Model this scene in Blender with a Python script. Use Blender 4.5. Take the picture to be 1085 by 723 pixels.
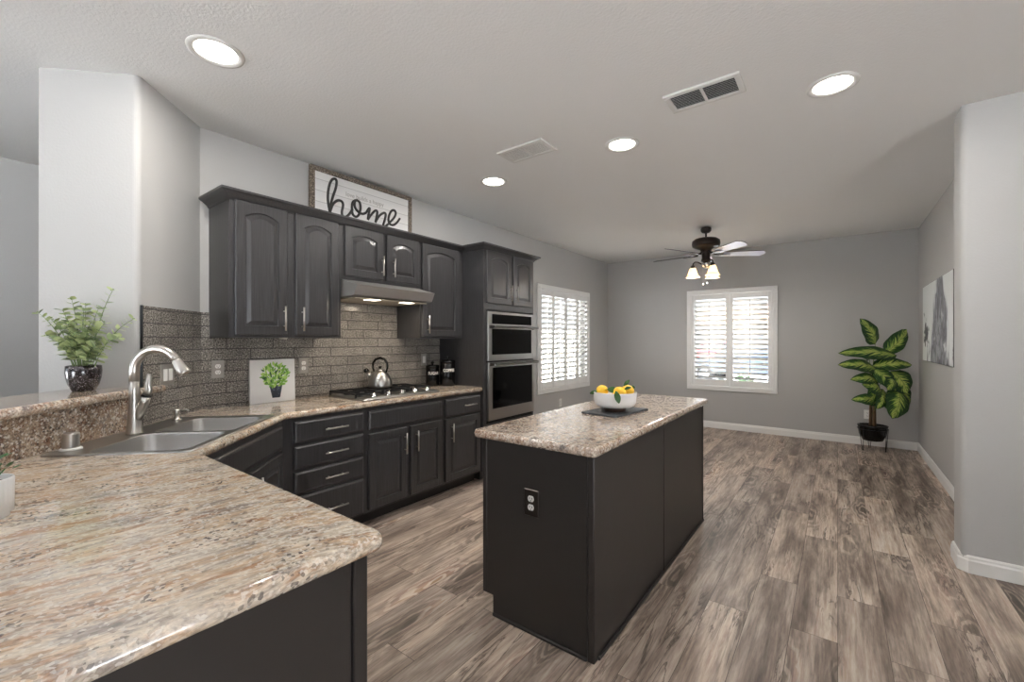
import bpy, bmesh, math, random
from mathutils import Vector, Matrix, noise as mnoise
R = math.radians
PI = math.pi
random.seed(7)
for o in list(bpy.data.objects): bpy.data.objects.remove(o)
S = bpy.context.scene
COL = S.collection

# ---------------------------------------------------------------- camera, world, lights, exposure
cam = bpy.data.cameras.new('camera'); camo = bpy.data.objects.new('camera', cam); COL.objects.link(camo)
cam.sensor_fit = 'HORIZONTAL'; cam.sensor_width = 36.0; cam.lens = 458.2 / 1085 * 36
cam.clip_start = .02; cam.clip_end = 300
camo.location = (0, 0, 1.365); camo.rotation_euler = (R(90), 0, R(36.994))
cam.shift_y = -0.0005
S.camera = camo
S.view_settings.view_transform = 'Standard'; S.view_settings.look = 'None'
S.view_settings.gamma = 1; S.view_settings.use_curve_mapping = False
S.view_settings.exposure = 0.22
W = bpy.data.worlds.new('world'); S.world = W; W.use_nodes = True
wb = W.node_tree.nodes['Background']; wb.inputs[0].default_value = (.80, .90, 1, 1); wb.inputs[1].default_value = 2.2

def area(name, loc, rot, sx, sy, power, color=(1, 1, 1), spread=180):
    l = bpy.data.lights.new(name, 'AREA'); l.shape = 'RECTANGLE'; l.size = sx; l.size_y = sy
    l.energy = power; l.color = color; l.spread = R(spread)
    o = bpy.data.objects.new(name, l); COL.objects.link(o); o.location = loc; o.rotation_euler = rot
    return o
# daylight through the two patio openings behind the photographer and through the two shuttered windows
for nm_, lc, rz, sx_, sy_ in (('patio_portal', (-1.6, -4.07, 1.15), 0, 1.5, 2.30), ('side_portal', (3.27, -.9, 1.15), 90, 1.6, 2.30), ('family_portal', (-5.16, -2.4, 1.3), -90, 1.8, 1.6),
                              ('window_portal', (-3.47, 5.772, 1.39), -90, 1.44, 1.42), ('window_portal', (-1.32, 7.44, 1.375), 180, 1.14, 1.45)):
    area(nm_, lc, (R(90), 0, R(rz)), sx_, sy_, 10).data.cycles.is_portal = True
sun = bpy.data.lights.new('sun', 'SUN'); sun.energy = 78; sun.angle = R(.6); sun.color = (.96, .98, 1)
suno = bpy.data.objects.new('sun', sun); COL.objects.link(suno); suno.rotation_euler = Vector((-.62, .10, -1.3)).to_track_quat('-Z', 'Y').to_euler()
CAN_POWER = 11.0

# ---------------------------------------------------------------- materials
MATS = {}
def nm(name):
    m = bpy.data.materials.new(name); m.use_nodes = True; nt = m.node_tree
    b = nt.nodes['Principled BSDF']; MATS[name] = m
    return m, nt, b
def N(nt, t, **kw):
    n = nt.nodes.new(t)
    for k, v in kw.items():
        if k.startswith('i_'):
            key = k[2:]; key = int(key) if key.isdigit() else key.replace('_', ' ')
            n.inputs[key].default_value = v
        else: setattr(n, k, v)
    return n
def lk(nt, a, b): nt.links.new(a, b)
def rgb(r, g, b):
    f = lambda c: (c / 255 / 12.92) if c / 255 <= .04045 else ((c / 255 + .055) / 1.055) ** 2.4
    return (f(r), f(g), f(b), 1)
def simple(name, col, rough=.5, metal=0, spec=.5, coat=0, emit=None, es=0, bump=None, trans=0, ior=1.45):
    m, nt, b = nm(name)
    b.inputs['Base Color'].default_value = col; b.inputs['Roughness'].default_value = rough
    b.inputs['Metallic'].default_value = metal; b.inputs['Specular IOR Level'].default_value = spec
    b.inputs['Coat Weight'].default_value = coat; b.inputs['Coat Roughness'].default_value = .05
    b.inputs['Transmission Weight'].default_value = trans; b.inputs['IOR'].default_value = ior
    if emit: b.inputs['Emission Color'].default_value = emit; b.inputs['Emission Strength'].default_value = es
    if bump:
        tc = N(nt, 'ShaderNodeTexCoord'); no = N(nt, 'ShaderNodeTexNoise', i_Scale=bump[0], i_Detail=3.0)
        bp = N(nt, 'ShaderNodeBump', i_Strength=bump[1], i_Distance=bump[2])
        lk(nt, tc.outputs['Object'], no.inputs['Vector']); lk(nt, no.outputs['Fac'], bp.inputs['Height']); lk(nt, bp.outputs['Normal'], b.inputs['Normal'])
    return m
def ramp(nt, fac, stops, interp='LINEAR'):
    r = N(nt, 'ShaderNodeValToRGB'); r.color_ramp.interpolation = interp
    e = r.color_ramp.elements
    while len(e) < len(stops): e.new(.5)
    for el, (p, c) in zip(e, stops): el.position = p; el.color = c
    lk(nt, fac, r.inputs[0]); return r
def mixc(nt, fac, a, b, mode='MIX'):
    n = N(nt, 'ShaderNodeMix', data_type='RGBA', blend_type=mode)
    for s, v in ((n.inputs[0], fac), (n.inputs[6], a), (n.inputs[7], b)):
        if hasattr(v, 'links'): lk(nt, v, s)
        else: s.default_value = v
    return n.outputs[2]

paint = simple('wall_paint', rgb(179, 178, 176), .6, spec=.3, bump=(85, .22, .004))
paint_far = paint
ceil_m = simple('ceiling_paint', rgb(232, 232, 231), .8, spec=.2, bump=(75, .4, .005))
white_trim = simple('white_trim', rgb(232, 231, 228), .35)
shutter_m = simple('white_shutter', rgb(238, 238, 236), .35)
black_m = simple('black_gloss', rgb(9, 9, 10), .18)
dark_void = simple('dark_void', rgb(14, 13, 12), .7)
iron = simple('cast_iron', rgb(22, 22, 24), .45)
chrome = simple('chrome', rgb(225, 225, 228), .12, 1)
nickel = simple('satin_nickel', rgb(196, 192, 186), .28, 1)
white_plastic = simple('white_plastic', rgb(235, 234, 230), .35)
white_ceramic = simple('white_ceramic', rgb(236, 236, 236), .3, coat=.3)
plate_nickel = simple('plate_nickel', rgb(166, 162, 156), .38, .65)
oven_glass = simple('oven_glass', rgb(5, 5, 6), .05, spec=.3)
lamp_m = simple('lamp_lens', rgb(255, 250, 240), .4, emit=(1, .95, .86, 1), es=9)
vent_white = simple('vent_white', rgb(214, 213, 210), .45)
vent_dark = simple('vent_dark', rgb(40, 40, 42), .6)
bronze = simple('dark_bronze', rgb(42, 33, 28), .4, .5)
blade_m = simple('fan_blade', rgb(196, 200, 224), .3)
lemon_m = simple('lemon_skin', rgb(246, 198, 58), .38, bump=(120, .25, .002))
leaf_dark = simple('leaf_green', rgb(54, 92, 44), .4)
walnut = simple('walnut_foot', rgb(70, 46, 34), .5)
soil = simple('soil', rgb(40, 32, 26), .9, bump=(60, .8, .01))
stem_brown = simple('stem_brown', rgb(120, 96, 70), .6)
stem_green = simple('stem_green', rgb(110, 130, 82), .5)
euca = simple('eucalyptus_leaf', rgb(172, 184, 134), .5)
euca2 = simple('eucalyptus_leaf_dark', rgb(138, 154, 112), .5)
succ = simple('succulent_leaf', rgb(44, 96, 40), .4)
canvas_m = simple('canvas_white', rgb(226, 226, 226), .6)
letter_m = simple('letter_charcoal', rgb(48, 46, 45), .5)
letter_gray = simple('letter_gray', rgb(168, 164, 160), .6)
letter_white = simple('letter_white', rgb(240, 238, 232), .5)
kitchen_light_m = simple('hood_lamp', rgb(255, 240, 215), .4, emit=(1, .86, .66, 1), es=6)
shade_glass, nt, b = nm('alabaster_glass')
b.inputs['Base Color'].default_value = rgb(232, 214, 186); b.inputs['Roughness'].default_value = .35
tl_ = N(nt, 'ShaderNodeBsdfTranslucent'); tl_.inputs[0].default_value = rgb(246, 226, 194); mx = N(nt, 'ShaderNodeMixShader', i_0=.6)
lk(nt, b.outputs[0], mx.inputs[1]); lk(nt, tl_.outputs[0], mx.inputs[2]); lk(nt, mx.outputs[0], nt.nodes['Material Output'].inputs[0])
glass_clear, nt, b = nm('window_glass')
nt.nodes.remove(b)
tr = N(nt, 'ShaderNodeBsdfTransparent'); gl = N(nt, 'ShaderNodeBsdfGlossy', i_Roughness=.02); mx = N(nt, 'ShaderNodeMixShader', i_0=.06)
lk(nt, tr.outputs[0], mx.inputs[1]); lk(nt, gl.outputs[0], mx.inputs[2]); lk(nt, mx.outputs[0], nt.nodes['Material Output'].inputs[0])

def steel(name, col, rough, axis):
    m, nt, b = nm(name)
    b.inputs['Base Color'].default_value = col; b.inputs['Metallic'].default_value = 1
    tc = N(nt, 'ShaderNodeTexCoord'); mp = N(nt, 'ShaderNodeMapping'); mp.inputs['Scale'].default_value = axis
    no = N(nt, 'ShaderNodeTexNoise', i_Scale=1.0, i_Detail=2.0)
    rg = N(nt, 'ShaderNodeMapRange', i_To_Min=rough - .06, i_To_Max=rough + .08)
    lk(nt, tc.outputs['Object'], mp.inputs[0]); lk(nt, mp.outputs[0], no.inputs['Vector']); lk(nt, no.outputs['Fac'], rg.inputs['Value'])
    lk(nt, rg.outputs[0], b.inputs['Roughness'])
    return m
hood_steel = simple('hood_steel', rgb(172, 170, 167), .42, .75)
stainless = simple('stainless_steel', rgb(168, 166, 163), .3, 1)
sink_steel = simple('sink_steel', rgb(168, 167, 165), .3, 1)

# painted cabinet: charcoal with oak grain in relief
m, nt, b = nm('charcoal_cabinet'); cab_m = m
b.inputs['Base Color'].default_value = rgb(72, 69, 67); b.inputs['Roughness'].default_value = .31
tc = N(nt, 'ShaderNodeTexCoord'); mp = N(nt, 'ShaderNodeMapping'); mp.inputs['Scale'].default_value = (160, 160, 5)
no = N(nt, 'ShaderNodeTexNoise', i_Scale=1.0, i_Detail=4.0); bp = N(nt, 'ShaderNodeBump', i_Strength=.32, i_Distance=.0025)
lk(nt, tc.outputs['Object'], mp.inputs[0]); lk(nt, mp.outputs[0], no.inputs['Vector']); lk(nt, no.outputs['Fac'], bp.inputs['Height']); lk(nt, bp.outputs['Normal'], b.inputs['Normal'])
cr = ramp(nt, no.outputs['Fac'], [(.3, rgb(48, 47, 48)), (.7, rgb(65, 64, 65))]); lk(nt, cr.outputs[0], b.inputs['Base Color'])
panel_m = simple('charcoal_panel', rgb(50, 47, 45), .36, bump=(14, .08, .004))
panel_groove = simple('charcoal_toe', rgb(38, 36, 35), .5)

def granite(name, flow, ang, scale, tint, speck, grains):
    """polished granite: drifts of pale, tan and grey mineral drawn out along the flow, over fine dark grains"""
    m, nt, b = nm(name)
    tc = N(nt, 'ShaderNodeTexCoord')
    rot = N(nt, 'ShaderNodeMapping'); rot.inputs['Rotation'].default_value = (0, 0, R(ang)); lk(nt, tc.outputs['Object'], rot.inputs[0])
    warp = N(nt, 'ShaderNodeTexNoise', i_Scale=1.7, i_Detail=3.0); lk(nt, tc.outputs['Object'], warp.inputs['Vector'])
    vm = N(nt, 'ShaderNodeVectorMath', operation='MULTIPLY_ADD'); vm.inputs[1].default_value = (.22, .22, .22); lk(nt, warp.outputs['Color'], vm.inputs[0]); lk(nt, rot.outputs[0], vm.inputs[2])
    def layer(mult, det, rough, stops, off):
        mp = N(nt, 'ShaderNodeMapping'); mp.inputs['Scale'].default_value = tuple(f * mult for f in flow); mp.inputs['Location'].default_value = (off, off * 2, off * 3); lk(nt, vm.outputs[0], mp.inputs[0])
        n = N(nt, 'ShaderNodeTexNoise', i_Scale=scale, i_Detail=det, i_Roughness=rough); lk(nt, mp.outputs[0], n.inputs['Vector'])
        return ramp(nt, n.outputs['Fac'], stops).outputs[0]
    G = lambda v_: (v_, v_, v_, 1)
    pale, tan, rust, grey, dark = tint
    base = layer(1.0, 8.0, .62, [(.34, grey), (.46, pale), (.56, tan), (.68, pale)], 0)
    drift = layer(.55, 5.0, .6, [(.48, G(0)), (.62, G(1))], 3.1)
    c = mixc(nt, drift, base, pale)
    rm = layer(1.6, 6.0, .7, [(.51, G(0)), (.62, G(.85))], 7.7)
    c = mixc(nt, rm, c, rust)
    gm = layer(1.3, 6.0, .7, [(.56, G(0)), (.66, G(.8))], 12.3)
    c = mixc(nt, gm, c, grey)
    fine = layer(5.5, 4.0, .75, [(.36, rgb(84, 76, 74)), (.46, rgb(172, 160, 150)), (.55, rgb(214, 206, 198)), (.66, rgb(245, 240, 234))], 1.9)
    c = mixc(nt, grains, c, fine, 'MULTIPLY')
    v = N(nt, 'ShaderNodeTexVoronoi', i_Scale=speck); lk(nt, tc.outputs['Object'], v.inputs['Vector'])
    cv = N(nt, 'ShaderNodeSeparateColor'); lk(nt, v.outputs['Color'], cv.inputs[0])
    dk = ramp(nt, cv.outputs[0], [(0, G(1)), (.12, G(1)), (.16, G(0))]).outputs[0]
    n3 = N(nt, 'ShaderNodeTexNoise', i_Scale=7.0, i_Detail=4.0); lk(nt, vm.outputs[0], n3.inputs['Vector'])
    pm = ramp(nt, n3.outputs['Fac'], [(.44, G(0)), (.62, G(.85))]).outputs[0]
    mul = N(nt, 'ShaderNodeMath', operation='MULTIPLY'); lk(nt, dk, mul.inputs[0]); lk(nt, pm, mul.inputs[1])
    c = mixc(nt, mul.outputs[0], c, dark)
    wt = ramp(nt, cv.outputs[1], [(0, G(.5)), (.14, G(.5)), (.2, G(0))]).outputs[0]
    c = mixc(nt, wt, c, rgb(240, 234, 224))
    lk(nt, c, b.inputs['Base Color'])
    b.inputs['Roughness'].default_value = .14; b.inputs['Coat Weight'].default_value = .5; b.inputs['Coat Roughness'].default_value = .03
    return m
granite_flow = granite('granite_flowing', (7.5, 1.7, 7.5), 12, 2.6, (rgb(246, 236, 220), rgb(228, 202, 172), rgb(186, 142, 108), rgb(172, 164, 158), rgb(76, 68, 68)), 150, .62)
granite_fine = granite('granite_fine', (7, 4.5, 7), 30, 3.4, (rgb(240, 228, 214), rgb(214, 190, 168), rgb(172, 134, 112), rgb(152, 144, 142), rgb(66, 58, 58)), 120, .72)
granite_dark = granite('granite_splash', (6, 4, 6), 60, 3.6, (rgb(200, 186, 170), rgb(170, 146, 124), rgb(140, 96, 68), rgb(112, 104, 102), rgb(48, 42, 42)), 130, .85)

# vinyl plank floor
m, nt, b = nm('vinyl_planks'); floor_m = m
tc = N(nt, 'ShaderNodeTexCoord'); mp = N(nt, 'ShaderNodeMapping'); mp.inputs['Rotation'].default_value = (0, 0, R(90))
lk(nt, tc.outputs['Object'], mp.inputs[0])
br = N(nt, 'ShaderNodeTexBrick', i_Scale=1.0, i_Mortar_Size=.0012, i_Mortar_Smooth=.2, i_Bias=0.0, i_Brick_Width=1.22, i_Row_Height=.18)
br.offset = .37; br.inputs['Color1'].default_value = (0, 0, 0, 1); br.inputs['Color2'].default_value = (1, 1, 1, 1); br.inputs['Mortar'].default_value = (.5, .5, .5, 1)
lk(nt, mp.outputs[0], br.inputs['Vector'])
sep = N(nt, 'ShaderNodeSeparateColor'); lk(nt, br.outputs['Color'], sep.inputs[0])
# each plank shifts the grain
sc = N(nt, 'ShaderNodeVectorMath', operation='SCALE'); sc.inputs[0].default_value = (3.1, 17.0, 5.3); lk(nt, sep.outputs[0], sc.inputs['Scale'])
ad = N(nt, 'ShaderNodeVectorMath', operation='ADD'); lk(nt, tc.outputs['Object'], ad.inputs[0]); lk(nt, sc.outputs[0], ad.inputs[1])
G = lambda v_: (v_, v_, v_, 1)
def fl(scale, det, rough, dist, stops, vec=None, off=0):
    mp_ = N(nt, 'ShaderNodeMapping'); mp_.inputs['Scale'].default_value = scale; mp_.inputs['Location'].default_value = (off, off, 0); lk(nt, vec or ad.outputs[0], mp_.inputs[0])
    n_ = N(nt, 'ShaderNodeTexNoise', i_Scale=1.0, i_Detail=det, i_Roughness=rough, i_Distortion=dist); lk(nt, mp_.outputs[0], n_.inputs['Vector'])
    return ramp(nt, n_.outputs['Fac'], stops).outputs[0], n_
blot, _ = fl((7, 1.1, 1), 5.0, .62, .3, [(.30, rgb(116, 102, 93)), (.43, rgb(158, 143, 131)), (.54, rgb(194, 179, 165)), (.68, rgb(218, 205, 191))])
# cathedral rings round scattered knots
mpk = N(nt, 'ShaderNodeMapping'); mpk.inputs['Scale'].default_value = (6.0, 1.5, 1); lk(nt, ad.outputs[0], mpk.inputs[0])
wk = N(nt, 'ShaderNodeTexNoise', i_Scale=2.2, i_Detail=4.0); lk(nt, mpk.outputs[0], wk.inputs['Vector'])
vk = N(nt, 'ShaderNodeVectorMath', operation='MULTIPLY_ADD'); vk.inputs[1].default_value = (.55, .55, 0); lk(nt, wk.outputs['Color'], vk.inputs[0]); lk(nt, mpk.outputs[0], vk.inputs[2])
vo = N(nt, 'ShaderNodeTexVoronoi', i_Scale=.8); lk(nt, vk.outputs[0], vo.inputs['Vector'])
ms = N(nt, 'ShaderNodeMath', operation='MULTIPLY'); ms.inputs[1].default_value = 58; lk(nt, vo.outputs['Distance'], ms.inputs[0])
sn = N(nt, 'ShaderNodeMath', operation='SINE'); lk(nt, ms.outputs[0], sn.inputs[0])
rg_ = ramp(nt, sn.outputs[0], [(.0, G(.20)), (.5, G(.50)), (1, G(.58))])
fo = ramp(nt, vo.outputs['Distance'], [(.10, G(1)), (.55, G(.0))])
c1 = mixc(nt, fo.outputs[0], blot, rg_.outputs[0], 'OVERLAY')
kn = ramp(nt, vo.outputs['Distance'], [(.03, G(.55)), (.14, G(0))])
c1 = mixc(nt, kn.outputs[0], c1, rgb(84, 70, 62))
grain, g2 = fl((70, 4.0, 1), 5.0, .7, .2, [(.36, G(.26)), (.64, G(.68))])
c2 = mixc(nt, .7, c1, grain, 'OVERLAY')
crk, _ = fl((15, 1.3, 1), 6.0, .62, .6, [(.470, G(0)), (.497, G(.85)), (.524, G(0))], off=4.4)
msk, _ = fl((4, 1.3, 1), 3.0, .5, .0, [(.46, G(0)), (.58, G(1))], off=9.1)
mm_ = N(nt, 'ShaderNodeMath', operation='MULTIPLY'); lk(nt, crk, mm_.inputs[0]); lk(nt, msk, mm_.inputs[1])
c3 = mixc(nt, mm_.outputs[0], c2, rgb(72, 60, 53))
pv = ramp(nt, sep.outputs[0], [(0, rgb(166, 160, 158)), (.3, rgb(212, 206, 203)), (.62, rgb(252, 246, 240)), (1, rgb(188, 184, 184))])
f2 = mixc(nt, .6, c3, pv.outputs[0], 'MULTIPLY')
f3 = mixc(nt, br.outputs['Fac'], f2, rgb(70, 60, 54))
lk(nt, f3, b.inputs['Base Color'])
b.inputs['Roughness'].default_value = .42; b.inputs['Specular IOR Level'].default_value = .4
bp = N(nt, 'ShaderNodeBump', i_Strength=.12, i_Distance=.002); lk(nt, g2.outputs['Fac'], bp.inputs['Height']); lk(nt, bp.outputs['Normal'], b.inputs['Normal'])

# speckled brick tile, laid out in the object's own x / z
m, nt, b = nm('speckled_tile'); tile_m = m
tc = N(nt, 'ShaderNodeTexCoord'); sx = N(nt, 'ShaderNodeSeparateXYZ'); cx = N(nt, 'ShaderNodeCombineXYZ')
lk(nt, tc.outputs['Object'], sx.inputs[0])
for i_, off in ((0, -.145), (2, -.0306)):
    q_ = N(nt, 'ShaderNodeMath', operation='ADD'); q_.inputs[1].default_value = off; lk(nt, sx.outputs[i_], q_.inputs[0]); lk(nt, q_.outputs[0], cx.inputs[0 if i_ == 0 else 1])
br = N(nt, 'ShaderNodeTexBrick', i_Scale=1.0, i_Mortar_Size=.0032, i_Mortar_Smooth=.1, i_Bias=0.0, i_Brick_Width=.303, i_Row_Height=.0752)
br.offset = .5; br.inputs['Color1'].default_value = (0, 0, 0, 1); br.inputs['Color2'].default_value = (1, 1, 1, 1)
lk(nt, cx.outputs[0], br.inputs['Vector'])
v = N(nt, 'ShaderNodeTexNoise', i_Scale=120.0, i_Detail=3.0, i_Roughness=.8); lk(nt, tc.outputs['Object'], v.inputs['Vector'])
cs = ramp(nt, v.outputs['Fac'], [(.34, rgb(60, 58, 57)), (.5, rgb(144, 141, 137)), (.64, rgb(230, 226, 220))])
lo = N(nt, 'ShaderNodeTexNoise', i_Scale=7.0, i_Detail=3.0); lk(nt, tc.outputs['Object'], lo.inputs['Vector'])
cl = ramp(nt, lo.outputs['Fac'], [(.35, rgb(182, 178, 172)), (.65, rgb(228, 224, 216))])
t1 = mixc(nt, .75, cs.outputs[0], cl.outputs[0], 'MULTIPLY')
spc = N(nt, 'ShaderNodeSeparateColor'); lk(nt, br.outputs['Color'], spc.inputs[0])
tv = ramp(nt, spc.outputs[0], [(0, (.78, .78, .78, 1)), (1, (1, 1, 1, 1))])
t2 = mixc(nt, .8, t1, tv.outputs[0], 'MULTIPLY')
t3 = mixc(nt, br.outputs['Fac'], t2, rgb(58, 54, 51)); lk(nt, t3, b.inputs['Base Color'])
rr = N(nt, 'ShaderNodeMapRange', i_To_Min=.16, i_To_Max=.6); lk(nt, br.outputs['Fac'], rr.inputs['Value']); lk(nt, rr.outputs[0], b.inputs['Roughness'])
inv = N(nt, 'ShaderNodeMath', operation='SUBTRACT'); inv.inputs[0].default_value = 1; lk(nt, br.outputs['Fac'], inv.inputs[1])
hs = N(nt, 'ShaderNodeMath', operation='MULTIPLY_ADD'); hs.inputs[1].default_value = .25; lk(nt, lo.outputs['Fac'], hs.inputs[0]); lk(nt, inv.outputs[0], hs.inputs[2])
bp = N(nt, 'ShaderNodeBump', i_Strength=.5, i_Distance=.004); lk(nt, hs.outputs[0], bp.inputs['Height']); lk(nt, bp.outputs['Normal'], b.inputs['Normal'])

def speckle(name, base, spk, scale, thr, rough):
    m, nt, b = nm(name)
    tc = N(nt, 'ShaderNodeTexCoord'); v = N(nt, 'ShaderNodeTexNoise', i_Scale=scale, i_Detail=2.0); lk(nt, tc.outputs['Object'], v.inputs['Vector'])
    c = ramp(nt, v.outputs['Fac'], [(thr, base), (thr + .08, spk)]); lk(nt, c.outputs[0], b.inputs['Base Color'])
    b.inputs['Roughness'].default_value = rough; b.inputs['Coat Weight'].default_value = .5; b.inputs['Coat Roughness'].default_value = .06
    return m
pot_speckle = speckle('speckled_glaze', rgb(40, 34, 36), rgb(150, 142, 146), 190, .60, .2)
slate_m = speckle('slate', rgb(62, 68, 74), rgb(92, 98, 104), 40, .55, .5)
rustic_m = speckle('rustic_wood', rgb(86, 76, 66), rgb(142, 130, 116), 90, .5, .8)
blue_pot = speckle('painted_pot', rgb(44, 54, 68), rgb(96, 108, 124), 60, .55, .7)

m, nt, b = nm('whitewashed_boards'); board_m = m
tc = N(nt, 'ShaderNodeTexCoord'); sp = N(nt, 'ShaderNodeSeparateXYZ'); lk(nt, tc.outputs['Object'], sp.inputs[0])
fr = N(nt, 'ShaderNodeMath', operation='FRACT'); ml = N(nt, 'ShaderNodeMath', operation='MULTIPLY'); ml.inputs[1].default_value = 1 / .088
lk(nt, sp.outputs[2], ml.inputs[0]); lk(nt, ml.outputs[0], fr.inputs[0])
c = ramp(nt, fr.outputs[0], [(0, rgb(176, 174, 172)), (.035, rgb(176, 174, 172)), (.06, rgb(228, 227, 225)), (1, rgb(222, 221, 220))]); lk(nt, c.outputs[0], b.inputs['Base Color']); b.inputs['Roughness'].default_value = .7

# variegated leaf: yellow-green heart, dark margin (uv: u across -1..1, v along)
m, nt, b = nm('variegated_leaf'); vleaf = m
uv = N(nt, 'ShaderNodeUVMap'); sp = N(nt, 'ShaderNodeSeparateXYZ'); lk(nt, uv.outputs[0], sp.inputs[0])
au = N(nt, 'ShaderNodeMath', operation='ABSOLUTE'); lk(nt, sp.outputs[0], au.inputs[0])
mpv = N(nt, 'ShaderNodeMapping'); mpv.inputs['Scale'].default_value = (2.2, 13, 1); lk(nt, uv.outputs[0], mpv.inputs[0])
# feathered veins run outward and forward
sk = N(nt, 'ShaderNodeMath', operation='MULTIPLY_ADD'); sk.inputs[1].default_value = -.35; lk(nt, au.outputs[0], sk.inputs[0]); lk(nt, sp.outputs[1], sk.inputs[2])
cmb = N(nt, 'ShaderNodeCombineXYZ'); lk(nt, sk.outputs[0], cmb.inputs[1]); lk(nt, sp.outputs[0], cmb.inputs[0])
mpv2 = N(nt, 'ShaderNodeMapping'); mpv2.inputs['Scale'].default_value = (1.5, 20, 1); lk(nt, cmb.outputs[0], mpv2.inputs[0])
nv = N(nt, 'ShaderNodeTexNoise', i_Scale=1.0, i_Detail=3.0); lk(nt, mpv2.outputs[0], nv.inputs['Vector'])
na = N(nt, 'ShaderNodeMath', operation='MULTIPLY_ADD'); na.inputs[1].default_value = 1.7; na.inputs[2].default_value = -.36; lk(nt, nv.outputs['Fac'], na.inputs[0])
sm = N(nt, 'ShaderNodeMath', operation='MULTIPLY_ADD'); sm.inputs[1].default_value = -.60; lk(nt, au.outputs[0], sm.inputs[0]); lk(nt, na.outputs[0], sm.inputs[2])
c = ramp(nt, sm.outputs[0], [(.10, rgb(34, 72, 32)), (.22, rgb(66, 114, 46)), (.33, rgb(158, 188, 82)), (.52, rgb(206, 216, 118))])
mid = ramp(nt, au.outputs[0], [(.0, (1, 1, 1, 1)), (.05, (0, 0, 0, 1))])
cc = mixc(nt, mid.outputs[0], c.outputs[0], rgb(110, 140, 60)); lk(nt, cc, b.inputs['Base Color']); b.inputs['Roughness'].default_value = .35

# abstract painting (object x across, z up, root at lower left)
m, nt, b = nm('abstract_paint'); abs_m = m
tc = N(nt, 'ShaderNodeTexCoord'); mp = N(nt, 'ShaderNodeMapping'); mp.inputs['Scale'].default_value = (3.2, 1, 1.5); lk(nt, tc.outputs['Object'], mp.inputs[0])
n1 = N(nt, 'ShaderNodeTexNoise', i_Scale=1.6, i_Detail=6.0, i_Roughness=.62, i_Distortion=.5); lk(nt, mp.outputs[0], n1.inputs['Vector'])
sp = N(nt, 'ShaderNodeSeparateXYZ'); lk(nt, tc.outputs['Object'], sp.inputs[0])
# a dark mass right of centre that narrows upward, and a low splash at the left
dx = N(nt, 'ShaderNodeMath', operation='SUBTRACT'); dx.inputs[1].default_value = 1.0; lk(nt, sp.outputs[0], dx.inputs[0])
ab = N(nt, 'ShaderNodeMath', operation='ABSOLUTE'); lk(nt, dx.outputs[0], ab.inputs[0])
wd = N(nt, 'ShaderNodeMapRange', i_From_Min=0.0, i_From_Max=.82, i_To_Min=.62, i_To_Max=.18); lk(nt, sp.outputs[2], wd.inputs['Value'])
dv = N(nt, 'ShaderNodeMath', operation='DIVIDE'); lk(nt, ab.outputs[0], dv.inputs[0]); lk(nt, wd.outputs[0], dv.inputs[1])
sb = N(nt, 'ShaderNodeMath', operation='MULTIPLY_ADD'); sb.inputs[1].default_value = -.34; lk(nt, dv.outputs[0], sb.inputs[0]); lk(nt, n1.outputs['Fac'], sb.inputs[2])
vd = N(nt, 'ShaderNodeVectorMath', operation='DISTANCE'); vd.inputs[1].default_value = (.22, -.034, .30); lk(nt, tc.outputs['Object'], vd.inputs[0])
n2 = N(nt, 'ShaderNodeTexNoise', i_Scale=11.0, i_Detail=4.0); lk(nt, tc.outputs['Object'], n2.inputs['Vector'])
s2 = N(nt, 'ShaderNodeMath', operation='MULTIPLY_ADD'); s2.inputs[1].default_value = -1.5; lk(nt, vd.outputs['Value'], s2.inputs[0]); lk(nt, n2.outputs['Fac'], s2.inputs[2])
s3 = ramp(nt, s2.outputs[0], [(.28, (0, 0, 0, 1)), (.36, (1, 1, 1, 1))])
c = ramp(nt, sb.outputs[0], [(.10, rgb(222, 226, 225)), (.22, rgb(206, 211, 212)), (.27, rgb(136, 138, 144)), (.36, rgb(92, 94, 100)), (.43, rgb(160, 162, 170)), (.50, rgb(84, 86, 92)), (.6, rgb(118, 120, 130))])
cc = mixc(nt, s3.outputs[0], c.outputs[0], rgb(74, 76, 82))
lk(nt, cc, b.inputs['Base Color']); b.inputs['Roughness'].default_value = .6

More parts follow.
